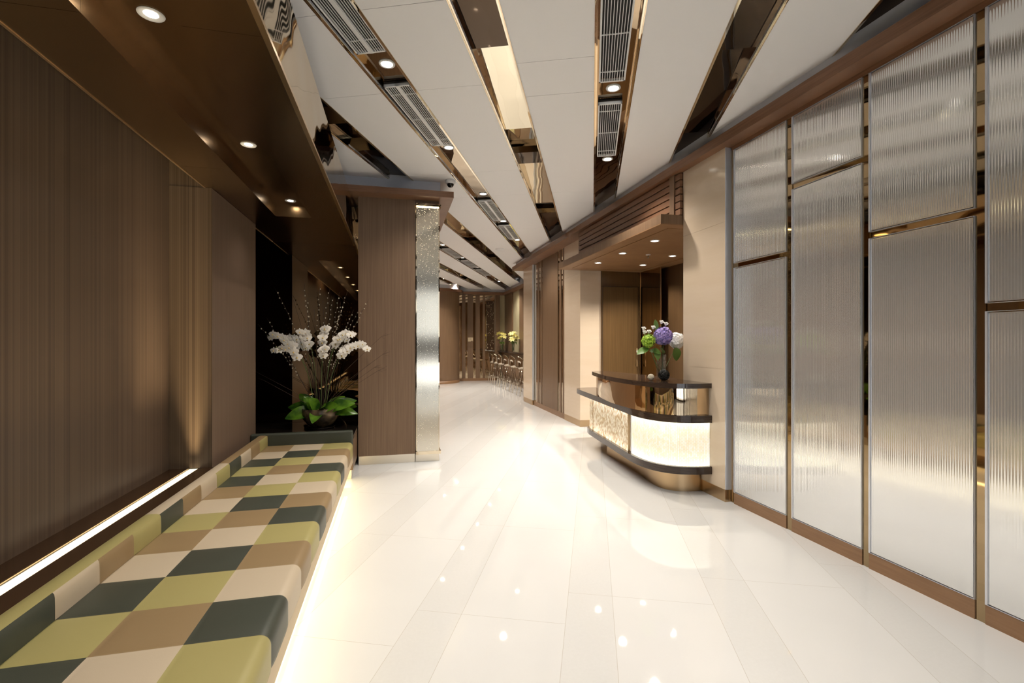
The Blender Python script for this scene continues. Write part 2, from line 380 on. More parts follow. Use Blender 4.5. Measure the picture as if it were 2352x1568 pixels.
def make_downlight(lens_mat, r=.05):
    t = thing('downlight', (0, 0, 0), 'x', 'downlight')
    q = MB(); q.lathe([(r * .82, -.002), (r * .9, -.006), (r * 1.15, -.005), (r * 1.2, 0), (r * 1.2, .004)], n=24); q.build('trim_ring', 'white', t)
    q = MB(); q.lathe([(.0001, -.001), (r * .84, -.001)], n=24); q.build('lens', lens_mat, t)
    return t
dl0 = make_downlight('lamp'); dl0_used = False
def make_small_downlight():
    t = thing('downlight', (0, 0, 0), 'x', 'downlight'); r = .046
    q = MB(); q.lathe([(r * .5, .002), (r * .9, -.004), (r * 1.05, -.004), (r * 1.1, 0)], n=24); q.build('trim_ring', 'white', t)
    q = MB(); q.lathe([(.0001, -.0005), (r * .55, -.0005)], n=24); q.build('lens', 'lamp', t)
    return t
def downlight(loc, label, group, power, size=125, lens=None, warm=False):
    global dl0_used
    if not dl0_used: t = dl0; t.location = loc; dl0_used = True
    else: t = dup(dl0, loc)
    t['label'] = label; t['group'] = group
    if power: spot('lamp', (0, 0, -.015), power, size, 0.7, 0.05, (1, 0.915, 0.81) if warm else (1, 0.965, 0.925), t)
    return t
ORD = ['nearest', 'second', 'third', 'fourth', 'fifth', 'sixth', 'seventh']
for key, a, b in SL:
    lit = key in LIGHTPOS
    if key in ('K', 'L'): continue
    ya, yb = {'I': (10, 18.6), 'H': (8, 18.3), 'G': (6, 18.2), 'F': (2.5, 15.5), 'A': (-1.5, 11.6), 'B': (-2.5, 9.9), 'C': (-3, 7.9), 'D': (-3.2, 6.3), 'E': (-3.4, 4.6)}[key]
    t = thing('ceiling_trough', w2((a + b) / 2, (ya + yb) / 2, ZC), 'mirror lined ceiling trough, ' + names[key], 'ceiling trough', 'mirror lined troughs in the ceiling')
    T = t.location.copy()
    q = MB(); H_ = .13 if lit else .16
    q.obox(a - .012, a, ya, yb, ZC - .004, ZC + H_); q.obox(b, b + .012, ya, yb, ZC - .004, ZC + H_)
    q.build('side_mirror', 'slot_mirror_light', t, T)
    q = MB()
    if lit:
        q.obox(a, b, ya, yb, ZC + .06, ZC + .07)
    else:
        # stepped mirror boxes: long low ones and short high ones in turn
        st = {'B': [(-2.5, .9, 0, 1), (.9, 3.30, 0, 1), (3.30, 4.56, 1, 0), (4.56, 5.20, 2, 0), (5.20, 5.52, 0, 1), (5.52, 7.06, 1, 0), (7.06, 7.68, 2, 0), (7.68, 9.9, 0, 1)],
              'D': [(-3.2, 1.5, 0, 0), (1.5, 3.05, 2, 0), (3.05, 3.6, 0, 1), (3.6, 4.92, 1, 1), (4.92, 6.3, 0, 1)],
              'F': [(2.5, 3.9, 0, 1), (3.9, 4.18, 1, 0), (4.18, 4.50, 0, 1), (4.5, 4.86, 2, 0), (4.86, 6.4, 0, 1), (6.4, 8.5, 1, 0), (8.5, 9.9, 2, 0), (9.9, 11.0, 0, 1), (11.0, 11.9, 2, 0), (11.9, 15.5, 0, 1)],
              'E': [(-3.4, 4.6, 0, 1)]}.get(key, [(ya + i * 1.3, min(yb, ya + (i + 1) * 1.3), (0, 1, 2)[i % 3], (1, 0, 0)[i % 3]) for i in range(int((yb - ya) / 1.3) + 1) if ya + i * 1.3 < yb])
        for c0, c1, lv, mi in st:
            z0, z1 = {0: (.05, .05), 1: (.11, .03), 2: (.03, .12)}[lv]
            P4 = [w2(a, c0, ZC + z0), w2(b, c0, ZC + z0), w2(b, c1, ZC + z1), w2(a, c1, ZC + z1)]
            T4 = [w2(a, c0, ZC + .18), w2(b, c0, ZC + .18), w2(b, c1, ZC + .18), w2(a, c1, ZC + .18)]
            q.add(P4 + T4, [(0, 3, 2, 1), (4, 5, 6, 7), (0, 1, 5, 4), (1, 2, 6, 5), (2, 3, 7, 6), (3, 0, 4, 7)], mi)
    q.build('top_mirror', ['slot_mirror', 'slot_dark'] if lit else ['slot_mirror_light', 'slot_dark'], t, T)
    q = MB()
    q.obox(a - .02, a - .0121, ya, yb, ZC - .006, ZC + .0); q.obox(b + .0121, b + .02, ya, yb, ZC - .006, ZC + .0)
    q.build('edge_trim', 'gold_mirror', t, T)
    gs = names[key].split(',')[0]
    TN = {'A': 'the paired grille trough left of centre', 'C': 'the central trough', 'G': 'the trough running to the slatted wall', 'I': 'the farthest left trough'}
    if lit:
        for i, y in enumerate(LIGHTPOS[key]):
            xo = (a + b) / 2 + (.02 if key == 'A' else 0)
            vis = w2(xo, y, ZC + .058)
            downlight(vis, 'round white downlight in %s, %s along it' % (TN[key], ORD[i]), 'downlights in the ceiling troughs', {'A': 23, 'C': 23, 'G': 78, 'I': 120}[key], warm=key in 'GI')
        for i, (g0, g1) in enumerate(GRILLE[key]):
            gx0, gx1 = (a + .012, b - .012) if key != 'C' else (a + .014, b - .05)
            gt = thing('air_grille', w2((gx0 + gx1) / 2, (g0 + g1) / 2, ZC + .02), 'white linear air grille set in %s, %s along it' % (TN[key], ORD[i]), 'air grille', 'linear air grilles')
            GT = gt.location.copy(); z0, z1 = ZC + .018, ZC + .040
            q = MB(); q.obox(gx0, gx0 + .012, g0, g1, z0, z1); q.obox(gx1 - .012, gx1, g0, g1, z0, z1)
            q.obox(gx0, gx1, g0, g0 + .014, z0, z1); q.obox(gx0, gx1, g1 - .014, g1, z0, z1)
            if key == 'A': q.obox((gx0 + gx1) / 2 - .018, (gx0 + gx1) / 2 + .014, g0, g1, z0 - .002, z1)
            q.build('frame', 'white', gt, GT)
            q = MB(); nb = 10 if key != 'A' else 12
            for j in range(1, nb):
                xx = gx0 + .008 + (gx1 - gx0 - .016) * j / nb; q.obox(xx - .0022, xx + .0022, g0 + .01, g1 - .01, z0 + .001, z0 + .007)
            for j in (.12, .5, .88):
                yy = g0 + (g1 - g0) * j; q.obox(gx0 + .008, gx1 - .008, yy - .003, yy + .003, z0 + .002, z0 + .009)
            q.build('bars', 'white', gt, GT)
            q = MB(); q.obox(gx0, gx1, g0, g1, z1 + .010, z1 + .018); q.build('backing', 'black', gt, GT)
            if key == 'A' and i >= 1: pass

# ------------------------------------------------------------------ cornices and bulkheads
q = MB(); q.box(2.90, 3.30, BACK, 12.05, 3.31, 3.40); struct(q.build('trim_1', 'wood_h'))
q = MB(); q.box(-1.75, .69, 5.92, 6.64, 3.256, 3.33); q.box(.35, .69, 6.64, 17.2, 3.256, 3.33); struct(q.build('trim_2', 'wood_h'))
q = MB(); q.box(2.1, 4.3, 18.1, 18.33, 3.28, 3.38); q.box(4.02, 4.3, 12.05, 18.1, 3.28, 3.38); struct(q.build('trim_3', 'wood_h'))
q = MB(); q.lathe([(.0, 3.28), (1.03, 3.28), (1.03, 3.37), (.0, 3.37)], (1.4, 18.0, 0), 48, sm=False); struct(q.build('trim_4', 'wood_h'))
q = MB(); q.box(2.975, 3.15, BACK, 11.95, 3.40, 3.66); q.box(-1.75, .545, 6.13, 6.3, 3.33, 3.66); q.box(.4, .545, 6.3, 17.6, 3.33, 3.66)
q.box(2.0, 4.15, 18.2, 18.33, 3.38, 3.66); q.box(4.1, 4.2, 12.05, 18.2, 3.38, 3.66)
struct(q.build('trim_5', 'bulkhead'))
q = MB(); q.lathe([(.92, 3.37), (.92, 3.56)], (1.4, 18.0, 0), 48); struct(q.build('trim_6', 'bulkhead'))

# ------------------------------------------------------------------ soffit over the bench
t = thing('soffit', (-1.0, 1.5, 2.75), 'dropped brushed bronze soffit with a polished gold front hanging over the bench', 'soffit'); T = t.location.copy()
q = MB(); SE = 6.60; Z0 = 2.75; Z1 = 3.19
cy = [BACK + .02, 2.17, 3.9, 5.24]
for x0, x1 in ((-1.50, -1.165), (-.828, -.515)):
    for a, b in zip(cy[:-1], cy[1:]): q.box(x0, x1, a + .001, b - .001, Z0, Z0 + .125)
q.box(-1.50, -.515, 5.242, SE, Z0, Z0 + .125)
q.box(-1.50, -.515, BACK + .02, SE, Z0 + .125, Z1)
q.build('underside_panel', 'soffit', t, T)
q = MB(); q.box(-.515, -.509, BACK + .02, SE, Z0 + .012, Z1); q.build('front_fascia', 'fascia', t, T)
q = MB(); q.box(-.53, -.505, BACK + .02, SE, Z0 - .006, Z0 + .012); q.box(-1.512, -1.50, BACK + .02, SE, Z0 - .004, Z0 + .03); q.build('edge_strip', 'plinth', t, T)
ds0 = make_small_downlight()
for i, y in enumerate((-.45, .94, 2.33, 3.715, 5.10)):
    t = ds0 if i == 0 else dup(ds0, (0, 0, 0)); t.location = (-1.0, y, Z0 + .124)
    t['group'] = 'downlights in the bronze soffit'; t['label'] = 'round recessed downlight in the bronze soffit trough, %s from the near end' % ORD[i]
for i, y in enumerate((-.45, .94, 2.33, 3.715, 5.10)):
    spot('lamp', (-1.0, y, Z0 + .108), 8.5, 110, .7, .04, (1, .95, .87))
# ------------------------------------------------------------------ ledge with light strip
q = MB(); q.box(-1.762, -1.614, BACK, 4.40, 0, .477); q.box(-1.548, -1.38, BACK, 4.40, 0, .477); q.box(-1.614, -1.548, BACK, 4.40, 0, .46)
t = thing('wall_ledge', (-1.58, 1, 0), 'dark glossy ledge with a glowing warm light strip behind the patchwork bench', 'ledge'); T = t.location.copy()
q.build('ledge_top', 'ledge', t, T)
q = MB(); q.box(-1.614, -1.548, BACK, 4.398, .461, .472); q.build('light_strip', 'led', t, T)
q = MB(); q.box(-1.622, -1.615, BACK, 4.398, .477, .483); q.build('strip_edge', 'plinth', t, T)
area('strip_glow', (-1.581 + 1.58, 4.12 - 1, .4775), .06, .5, 7, (0, 0, 1), (1, .80, .50), 38, t)
area('strip_glow', (-1.581 + 1.58, 1.6 - 1, .4775), .06, 4.4, 12, (0, 0, 1), (1, .82, .5), 36, t)

# ------------------------------------------------------------------ patchwork bench
bench = thing('upholstered_bench', (-.86, 2.2, 0), 'long low patchwork leather bench in olive, tan, cream and dark green squares', 'bench'); T = bench.location.copy()
MI = {'O': 0, 'T': 1, 'C': 2, 'G': 3}
ROWS = ['TCO', 'CGT', 'GOC', 'OTG', 'GCO', 'TOC', 'CGT', 'OTG', 'TCO', 'CGT', 'GOC', 'OTG', 'GCO', 'CTG', 'OGC', 'TOT', 'CGO', 'GTC', 'OCG', 'TGO', 'COT', 'GTC']
BF = 'OTCGOCTGOTCGOTCGOCTGOT'
RY = .2912; YE = 5.445
PUFF = lambda t: 1 - abs(2 * t - 1) ** 5
TS = [0, .03, .09, .22, .5, .78, .91, .97]
def patch_sheet(profile, colfun, nrows, mb, puff=.006):
    """profile: list of (x, z, nx, nz, col, u)  where u in 0..1 inside its column"""
    ys = []
    for r in range(nrows):
        for t in TS: ys.append((YE - (r + t) * RY, t, r))
    ys.append((YE - nrows * RY, 0, nrows - 1))
    k = len(profile); vs = []
    for (y, t, r) in ys:
        for (x, z, nx, nz, c, u) in profile:
            h = puff * PUFF(t) * PUFF(u) - .002
            vs.append((x + nx * h, y, z + nz * h))
    fs = []; mis = []
    for i in range(len(ys) - 1):
        for j in range(k - 1):
            fs.append((i * k + j, i * k + j + 1, (i + 1) * k + j + 1, (i + 1) * k + j)); mis.append(colfun(ys[i][2], profile[j + 1][4] if profile[j][4] != profile[j + 1][4] else profile[j][4]))
    o = len(mb.v); mb.v += vs
    for f, m_ in zip(fs, mis): mb.f.append(tuple(a + o for a in f)); mb.mi.append(m_); mb.sm.append(True)
prof = []
S = .42
for x0, x1, c in ((-1.30, -1.02, 0), (-1.02, -.728, 1)):
    for u in TS + ([1] if c == 1 else []):
        if c == 0 and u == 0: prof.append((x0, S - .06, -1, 0, 0, 0.0)); prof.append((x0 + .004, S - .02, -.7, .7, 0, 0)); prof.append((x0 + .02, S - .004, -.3, .9, 0, .02)); continue
        prof.append((x0 + (x1 - x0) * u, S, 0, 1, c, u))
prof = prof[:-1]
x0, x1 = -.728, -.49
for u in (0, .03, .1, .25, .5, .8, 1): prof.append((x0 + (x1 - x0) * u, S, 0, 1, 2, u * .5))
for i in range(1, 8):
    a = PI / 2 * i / 7; prof.append((-.49 + .043 * math.sin(a), S - .043 + .043 * math.cos(a), math.sin(a), math.cos(a), 2, .5))
for z in (.36, .33, .305, .29): prof.append((-.447, z, 1, 0, 2, .5 + .5 * (.377 - z) / .09 * .6))
prof.append((-.455, .282, .6, -.4, 2, .95)); prof.append((-.50, .281, 0, -1, 2, 1))
q = MB(); NR = 22
patch_sheet(prof, lambda r, c: MI[ROWS[r][c]], NR, q)
q.add([(-1.30, YE, .281), (-.447, YE, .281), (-.447, YE, .38), (-.49, YE, .42), (-1.30, YE, .42)], [(0, 1, 2, 3, 4)], MI['O'])
seat = q.build('seat_cushion', ['olive', 'tan', 'cream', 'green'], bench, T)
# thread seams
# back bolster
def bprof(part):
    P_ = []
    if part == 0:    # front face
        for i, z in enumerate((.40, .44, .47, .50, .512)): P_.append((-1.285, z, 1, 0, 0, .15 + i * .2))
        P_.append((-1.288, .521, .9, .4, 0, 1))
    return P_
q = MB()
fr_ = [(-1.285, .39, 1, 0, 0, .1), (-1.285, .43, 1, 0, 0, .3), (-1.285, .47, 1, 0, 0, .6), (-1.286, .505, 1, 0, 0, .9), (-1.288, .518, .9, .3, 0, 1), (-1.294, .527, .6, .6, 0, 1)]
patch_sheet(fr_, lambda r, c: MI[BF[r]], NR, q, .005)
TOPC = ['T', 'C', 'O', 'G', 'T', 'C']
tp = [(-1.294, .527, .6, .6, 0, 1), (-1.31, .532, 0, 1, 0, .8), (-1.34, .533, 0, 1, 0, .5), (-1.365, .531, -.2, 1, 0, .2), (-1.378, .522, -.7, .7, 0, 0), (-1.38, .50, -1, 0, 0, 0), (-1.38, .2, -1, 0, 0, 0)]
patch_sheet(tp, lambda r, c: MI[TOPC[r // 4]], NR, q, .0)
q.add([(-1.285, YE, .39), (-1.38, YE, .39), (-1.38, YE, .525), (-1.285, YE, .525)], [(0, 1, 2, 3)], MI['T'])
q.build('back_bolster', ['olive', 'tan', 'cream', 'green'], bench, T)
q = MB(); q.box(-1.455, -.449, YE + .004, YE + .075, .28, .543)
o = q.build('end_bolster', 'green', bench, T); bv = o.modifiers.new('b', 'BEVEL'); bv.width = .018; bv.segments = 4
q = MB(); q.box(-.50, -.452, YE - NR * RY, YE + .07, .19, .281); q.build('base_strip', 'bench_kick', bench, T)
q = MB(); q.box(-1.28, -.62, YE - NR * RY, YE + .07, 0.0, .275); q.build('plinth', 'wood_dark', bench, T)
q = MB(); q.box(-.60, -.575, YE - NR * RY, YE + .06, .175, .19); q.build('light_strip', 'led_hot', bench, T)
for yc in (4.2, 1.2): area('under_glow', (-.53 - T.x, yc - T.y, .185), .04, 3.0, 2.8, (0, 0, -1), (1, .78, .36), 170, bench)

# ------------------------------------------------------------------ granite shelf, mirror, pillar
t = thing('display_shelf', (-1.1, 6.1, 0), 'black granite display shelf with wooden end between the bench and the mirror', 'shelf'); T = t.location.copy()
q = MB(); q.box(-1.95, -.449, 5.525, 6.59, .44, .477); q.build('granite_top', 'black_stone', t, T)
q = MB(); q.box(-1.95, -.455, 5.53, 6.59, 0.1, .44); q.build('wood_base', 'wood', t, T)
q = MB(); q.box(-1.95, -.47, 5.54, 6.59, 0, .1); q.build('steel_plinth', 'steel', t, T)
tag(box_obj('wall_mirror', 'dark_mirror', -1.73, -.44, 6.60, 6.62, .477, 3.25), 'dark bronze tinted mirror filling the alcove behind the orchids', 'mirror')

t = thing('square_pillar', (-.1, 6.4, 0), 'brown veneered square pillar with a steel plinth right of the orchid alcove', 'pillar'); T = t.location.copy()
q = MB(); q.box(-.442, .238, 6.13, 6.60, .105, 3.256); q.build('veneer_casing', 'wood', t, T)
q = MB(); q.box(-.438, .232, 6.135, 6.60, 0, .105); q.build('steel_plinth', 'steel', t, T)
t = thing('mirror_column', (.39, 6.4, 0), 'slim mirror column with etched glowing dots attached to the brown pillar', 'column'); T = t.location.copy()
q = MB(); q.box(.241, .53, 6.14, 6.98, .0, .098); q.build('steel_plinth', 'steel', t, T)
q = MB(); q.box(.243, .55, 6.09, 7.0, .098, .135); q.build('bottom_frame', 'gold_mirror', t, T)
q = MB(); q.box(.243, .252, 6.12, 7.0, .135, 3.17); q.box(.522, .532, 6.105, 7.0, .135, 3.17); q.build('side_frame', 'gold_mirror', t, T)
q = MB(); q.box(.252, .522, 6.11, 6.99, .135, 3.168); q.build('etched_mirror', 'etched', t, T)
q = MB(); q.box(.245, .55, 6.085, 7.0, 3.18, 3.215); q.build('top_frame', 'slot_mirror', t, T)
q = MB(); q.box(.252, .524, 6.10, 6.5, 3.168, 3.179); q.build('light_strip', 'led_hot', t, T)
q = MB(); q.box(.241, .525, 6.13, 7.0, 3.216, 3.256); q.build('wood_block', 'wood', t, T)

# ------------------------------------------------------------------ right wall: fluted glass panels
q = MB(); q.box(3.056, 3.099, BACK, 3.90, .0, 3.31); o = q.build('mirror_backing', 'panel_mirror'); tag(o, 'bronze mirror lining seen in the gaps between the fluted glass panels', 'mirror')
RIB = .0135
def fluted(y0, y1, z0, z1, xf=3.04, d=.035, th=.007):
    """ribbed sheet: rows of half-round flutes, front face at xf"""
    mb = MB(); n = max(1, round((y1 - y0 - .02) / RIB)); st = (y1 - y0 - .02) / n; S_ = 6; pts = []; A_ = .0011
    for i in range(n):
        for j in range(S_):
            a = j / S_; pts.append((y0 + .01 + (i + a) * st, xf + .0035 - .72 * A_ * (1 - math.cos(2 * PI * a))))
    pts.append((y1 - .01, xf + .0035))
    vs = [(x, y, z0 + .01) for y, x in pts] + [(x, y, z1 - .01) for y, x in pts]; k = len(pts)
    mb.add(vs, [(i, i + k, i + 1 + k, i + 1) for i in range(k - 1)], 0, True)
    mb.box(xf + .0036, xf + th + .004, y0 + .004, y1 - .004, z0 + .004, z1 - .004)
    return mb
def frame4(mb, y0, y1, z0, z1, x0, x1, w):
    mb.box(x0, x1, y0, y0 + w, z0, z1); mb.box(x0, x1, y1 - w, y1, z0, z1)
    mb.box(x0, x1, y0 + w, y1 - w, z0, z0 + w); mb.box(x0, x1, y0 + w, y1 - w, z1 - w, z1)
pan = [(3.256, 3.872, 2.20, 'beside the white edged pilaster'), (2.607, 3.200, 2.72, 'second from the pilaster'), (1.957, 2.559, 2.20, 'third from the pilaster'),
       (1.30, 1.909, 1.68, 'cut off by the right edge of the photo'), (.65, 1.25, 2.2, 'out of the frame on the right'), (0, .60, 2.72, 'far out of the frame')]
for y0, y1, zs, nm in pan[:4]:
    for lo, (za, zb) in ((True, (.105, zs - .02)), (False, (zs + .022, 3.272))):
        t = thing('fluted_panel', (3.06, (y0 + y1) / 2, za), '%s pane of frosted fluted glass, %s' % ('tall lower' if lo else 'upper', nm), 'glass panel', 'fluted glass wall panels'); T = t.location.copy()
        fluted(y0 + .004, y1 - .004, za + .004, zb - .004).build('fluted_glass', 'fluted', t, T)
        q = MB(); frame4(q, y0, y1, za, zb, 3.0395, 3.055, .0025); q.box(3.0365, 3.052, y1 - .013, y1 - .0026, za + .003, zb - .003); q.build('metal_edge', 'silver', t, T)
    t = box_obj('kick_board', 'kick', 3.043, 3.0555, y0, y1, 0, .103); tag(t, 'low wooden kick board under fluted pane ' + nm, 'kick board', 'kick boards under the fluted panes')
for i, (ya, yb) in enumerate(((3.20, 3.256), (2.559, 2.607), (1.909, 1.957))):
    tag(box_obj('mirror_strip', 'panel_mirror', 3.050, 3.0555, ya + .001, yb - .001, 0, 3.27), 'narrow bronze mirror strip between the fluted panes, %s from the pilaster' % ('first', 'second', 'third')[i], 'mirror strip', 'bronze mirror strips between panes')
q = MB(); q.box(3.04, 3.0555, BACK, 3.90, 3.275, 3.31); struct(q.build('trim_7', 'wood_h'))

# ------------------------------------------------------------------ pilasters
def pilaster(name, loc, label, bx, edge=None, kick=.115, seams_=(1.05, 2.5), steelside=None):
    t = thing(name, loc, label, 'pilaster'); T = t.location.copy()
    x0, x1, y0, y1, z0, z1 = bx
    q = MB(); zz = [z0 + kick] + list(seams_) + [z1]
    for a, b in zip(zz[:-1], zz[1:]): q.box(x0, x1, y0, y1, a + .001, b - .001)
    q.box(x0 + .003, x1, y0 + .003, y1 - .003, z0 + kick, z1); q.build('stone_facing', 'stone', t, T)
    q = MB(); q.box(x0 + .002, x1, y0 + .002, y1, z0, z0 + kick); q.build('bronze_skirting', 'plinth', t, T)
    if edge:
        q = MB(); q.box(*edge); q.build('edge_profile', 'silver', t, T)
    return t
pilaster('stone_pilaster', (3.02, 4.25, 0), 'tall beige stone pilaster with a white metal edge beside the fluted panes', (2.99, 3.10, 3.925, 4.60, 0, 3.31), (2.989, 3.055, 3.919, 3.9245, .115, 3.31), seams_=(1.24, 2.62))
q = MB(); q.box(3.056, 3.10, 3.905, 3.919, 0, 3.31); tag(q.build('bronze_jamb', 'plinth'), 'slim bronze jamb between the stone pilaster and the first fluted pane', 'jamb')
pilaster('stone_pilaster', (3.3, 8.3, 0), 'beige stone pilaster at the far end of the reception counter', (3.15, 3.54, 7.98, 8.80, 0, 3.31), seams_=(1.4, 2.7))
pilaster('stone_pilaster', (3.2, 11.4, 0), 'beige stone pilaster in front of the bar stools', (3.13, 3.20, 10.98, 11.78, 0, 3.31), (3.129, 3.17, 10.965, 10.979, .115, 3.31), seams_=(1.4, 2.4))
# slatted wall between the two far pilasters
t = thing('slatted_wall_panel', (3.18, 9.7, 0), 'wide brown panel between pairs of dark slats on gold mirror, before the bar stool pilaster', 'wall panel'); T = t.location.copy()
q = MB(); q.box(3.178, 3.19, 8.81, 10.96, .1, 3.31); q.build('mirror_backing', 'gold_mirror', t, T)
for i, (a, b) in enumerate(((8.815, 8.944), (9.044, 9.151), (10.349, 10.456), (10.558, 10.70))):
    q = MB(); q.box(3.171, 3.178, a, b, .1, 3.31); q.build('slat', 'wood', t, T)
q = MB(); q.box(3.169, 3.178, 9.249, 10.29, .1, 3.31); q.build('wide_panel', 'wood', t, T)
q = MB(); q.box(3.165, 3.19, 8.81, 10.96, 0, .1); struct(q.build('baseboard_right', 'kick'))

# ------------------------------------------------------------------ reception counter
def offset(poly, d):
    """inset an open front polyline (moves to its right-hand side towards +x)"""
    out = []
    for i, p in enumerate(poly):
        a = Vector(poly[max(0, i - 1)]); b = Vector(poly[min(len(poly) - 1, i + 1)])
        t_ = (b - a).normalized(); out.append((p[0] + (-t_.y) * d, p[1] + t_.x * d))
    return out
def smooth(pts, n=4):
    P_ = [Vector(p) for p in pts]; out = []
    for i in range(len(P_) - 1):
        p0, p1, p2, p3 = P_[max(0, i - 1)], P_[i], P_[i + 1], P_[min(len(P_) - 1, i + 2)]
        for j in range(n):
            t_ = j / n
            out.append(tuple(0.5 * ((2 * p1) + (-p0 + p2) * t_ + (2 * p0 - 5 * p1 + 4 * p2 - p3) * t_ * t_ + (-p0 + 3 * p1 - 3 * p2 + p3) * t_ ** 3)))
    out.append(tuple(P_[-1])); return out
counter = thing('reception_counter', (2.9, 5.4, 0), 'curved reception counter with glowing shell mosaic front and dark stone slabs', 'reception counter'); T = counter.location.copy()
midf = smooth([(3.30, 7.10), (3.05, 7.10), (2.84, 7.08), (2.72, 7.0), (2.675, 6.86), (2.60, 6.2), (2.53, 5.5), (2.478, 5.0), (2.452, 4.68), (2.475, 4.46), (2.545, 4.30), (2.66, 4.19), (2.82, 4.13), (2.988, 4.112)])
lowf = smooth([(3.30, 6.52), (2.9, 6.52), (2.74, 6.51), (2.66, 6.46), (2.628, 6.36), (2.60, 6.2), (2.53, 5.5), (2.478, 5.0), (2.452, 4.68), (2.475, 4.46), (2.545, 4.30), (2.66, 4.19), (2.82, 4.13), (2.988, 4.112)])
back = [(2.988, 4.595), (3.30, 4.63)]
back = [(2.988, 4.61), (3.09, 4.61)]
def counter_slab(front, z0, z1, name, m_, rear):
    q = MB(); q.prism(front + rear, z0, z1, 0, True)
    o = q.build(name, m_, counter, T)
    md = o.modifiers.new('e', 'BEVEL'); md.width = .004; md.segments = 2; md.limit_method = 'ANGLE'; md.angle_limit = R(50)
    return o
rearm = [(2.988, 4.69), (3.30, 4.69)]
counter_slab(midf, .711, .781, 'desk_slab', 'counter_stone', rearm)
counter_slab(lowf, .212, .284, 'lower_slab', 'counter_stone', rearm)
topf = smooth([(2.586, 6.12), (2.50, 5.72), (2.425, 5.3), (2.405, 4.95), (2.418, 4.66), (2.464, 4.40), (2.54, 4.25), (2.65, 4.165), (2.80, 4.125), (2.988, 4.117)])
counter_slab(topf, 1.045, 1.093, 'top_slab', 'counter_stone', [(2.988, 4.69), (3.03, 4.94), (2.82, 6.10), (2.755, 6.22), (2.64, 6.2)])
plf = smooth([(2.80, 6.02), (2.735, 5.96), (2.724, 5.88), (2.70, 5.27), (2.667, 4.89), (2.637, 4.66), (2.645, 4.47), (2.71, 4.36), (2.83, 4.30), (2.988, 4.288)])
q = MB(); q.prism(plf + [(2.988, 4.69), (3.2, 4.69), (3.2, 6.02)], 0, .212, 0, True); q.build('brass_plinth', 'plinth', counter, T)
def wall_strip(front, z0, z1, m_, name, y_from=None, y_to=None, th=.02):
    """upright curved sheet along a polyline with UVs (u = height, v = length)"""
    pts = [p for p in front if (y_from is None or p[1] <= y_from) and (y_to is None or p[1] >= y_to)]
    me = bpy.data.meshes.new(name); vs = []; L = [0]
    for i in range(1, len(pts)): L.append(L[-1] + (Vector(pts[i]) - Vector(pts[i - 1])).length)
    inn = offset(pts, th); k = len(pts)
    vs = [(x, y, z0) for x, y in pts] + [(x, y, z1) for x, y in pts] + [(x, y, z0) for x, y in inn] + [(x, y, z1) for x, y in inn]
    fs = [(i, i + k, i + 1 + k, i + 1) for i in range(k - 1)] + [(i + 2 * k, i + 1 + 2 * k, i + 1 + 3 * k, i + 3 * k) for i in range(k - 1)]
    fs += [(i + k, i + 3 * k, i + 1 + 3 * k, i + 1 + k) for i in range(k - 1)] + [(0, 2 * k, 3 * k, k), (k - 1, 2 * k - 1, 4 * k - 1, 3 * k - 1)]
    me.from_pydata([(a - T.x, b - T.y, c - T.z) for a, b, c in vs], [], fs)
    uv = me.uv_layers.new(name='UVMap')
    for p in me.polygons:
        p.use_smooth = p.index < k - 1
        for li in p.loop_indices:
            vi = me.loops[li].vertex_index; r_ = vi // k
            uv.data[li].uv = ((z1 - z0) if r_ in (1, 3) else 0, L[vi % k])
    me.materials.append(M[m_]); o = bpy.data.objects.new(name, me); COL.objects.link(o); o.parent = counter
    return o
face = offset(lowf, .035)
face[-1] = (2.986, face[-1][1])
wall_strip(face, .285, .710, 'mosaic_a', 'mosaic_panel', 7.0, 4.84)
wall_strip(face, .285, .710, 'mosaic_b', 'mosaic_panel', 4.90, None)
q = MB()
for yy in (4.87, 6.20):
    p = min(face, key=lambda p_: abs(p_[1] - yy)); q.box(p[0] - .004, p[0] + .02, p[1] - .006, p[1] + .006, .285, .71)
q.build('divider_strip', 'plinth', counter, T)
q = MB(); q.box(2.95, 2.988, 4.15, 4.60, .285, .71); q.build('end_post', 'stone', counter, T)
ris = offset(topf, .045); ris[0] = (ris[0][0] + .02, ris[0][1] - .07); ris[-1] = (2.986, ris[-1][1])
q = MB(); q.prism(ris + [(2.986, 4.66), (2.75, 6.05)], .781, 1.045, 0, True); q.build('mirror_riser', 'riser', counter, T)
q = MB(); q.prism(offset(lowf, .06)[18:] + [(2.97, 4.66), (2.97, 6.3)], .285, .705, 0); q.build('carcass', 'white', counter, T)

# things on the counter
def wicker(name, c, r, m_, seed, label, n=26):
    rng = random.Random(seed); q = MB()
    for i in range(n):
        ax = Vector((rng.gauss(0, 1), rng.gauss(0, 1), rng.gauss(0, 1))).normalized(); u = ax.orthogonal().normalized(); v_ = ax.cross(u)
        off = rng.uniform(-.35, .35) * r; rr = math.sqrt(r * r - off * off) * rng.uniform(.93, .98)
        pts = [Vector((0, 0, r)) + ax * off + (u * math.cos(2 * PI * k / 16) + v_ * math.sin(2 * PI * k / 16)) * rr for k in range(17)]
        q.tube(pts, r * .045, 4, caps=False)
    q.ball((0, 0, r), r * .80, 12, 8)
    o = q.build(name, m_); o.location = c; return tag(o, label, 'decorative ball')
wicker('rattan_ball', (2.705, 4.51, 1.095), .058, 'rattan_dark', 3, 'black woven rattan ball leaning by the glass vase on the counter')
wicker('rattan_ball', (2.585, 4.56, 1.095), .034, 'rattan_light', 4, 'small cream woven ball on the reception counter, left of the vase')
VX, VY, VZ = 2.765, 4.66, 1.094
t = thing('glass_vase', (VX, VY, VZ), 'tall clear cylindrical glass vase with water on the reception counter', 'vase'); T = t.location.copy()
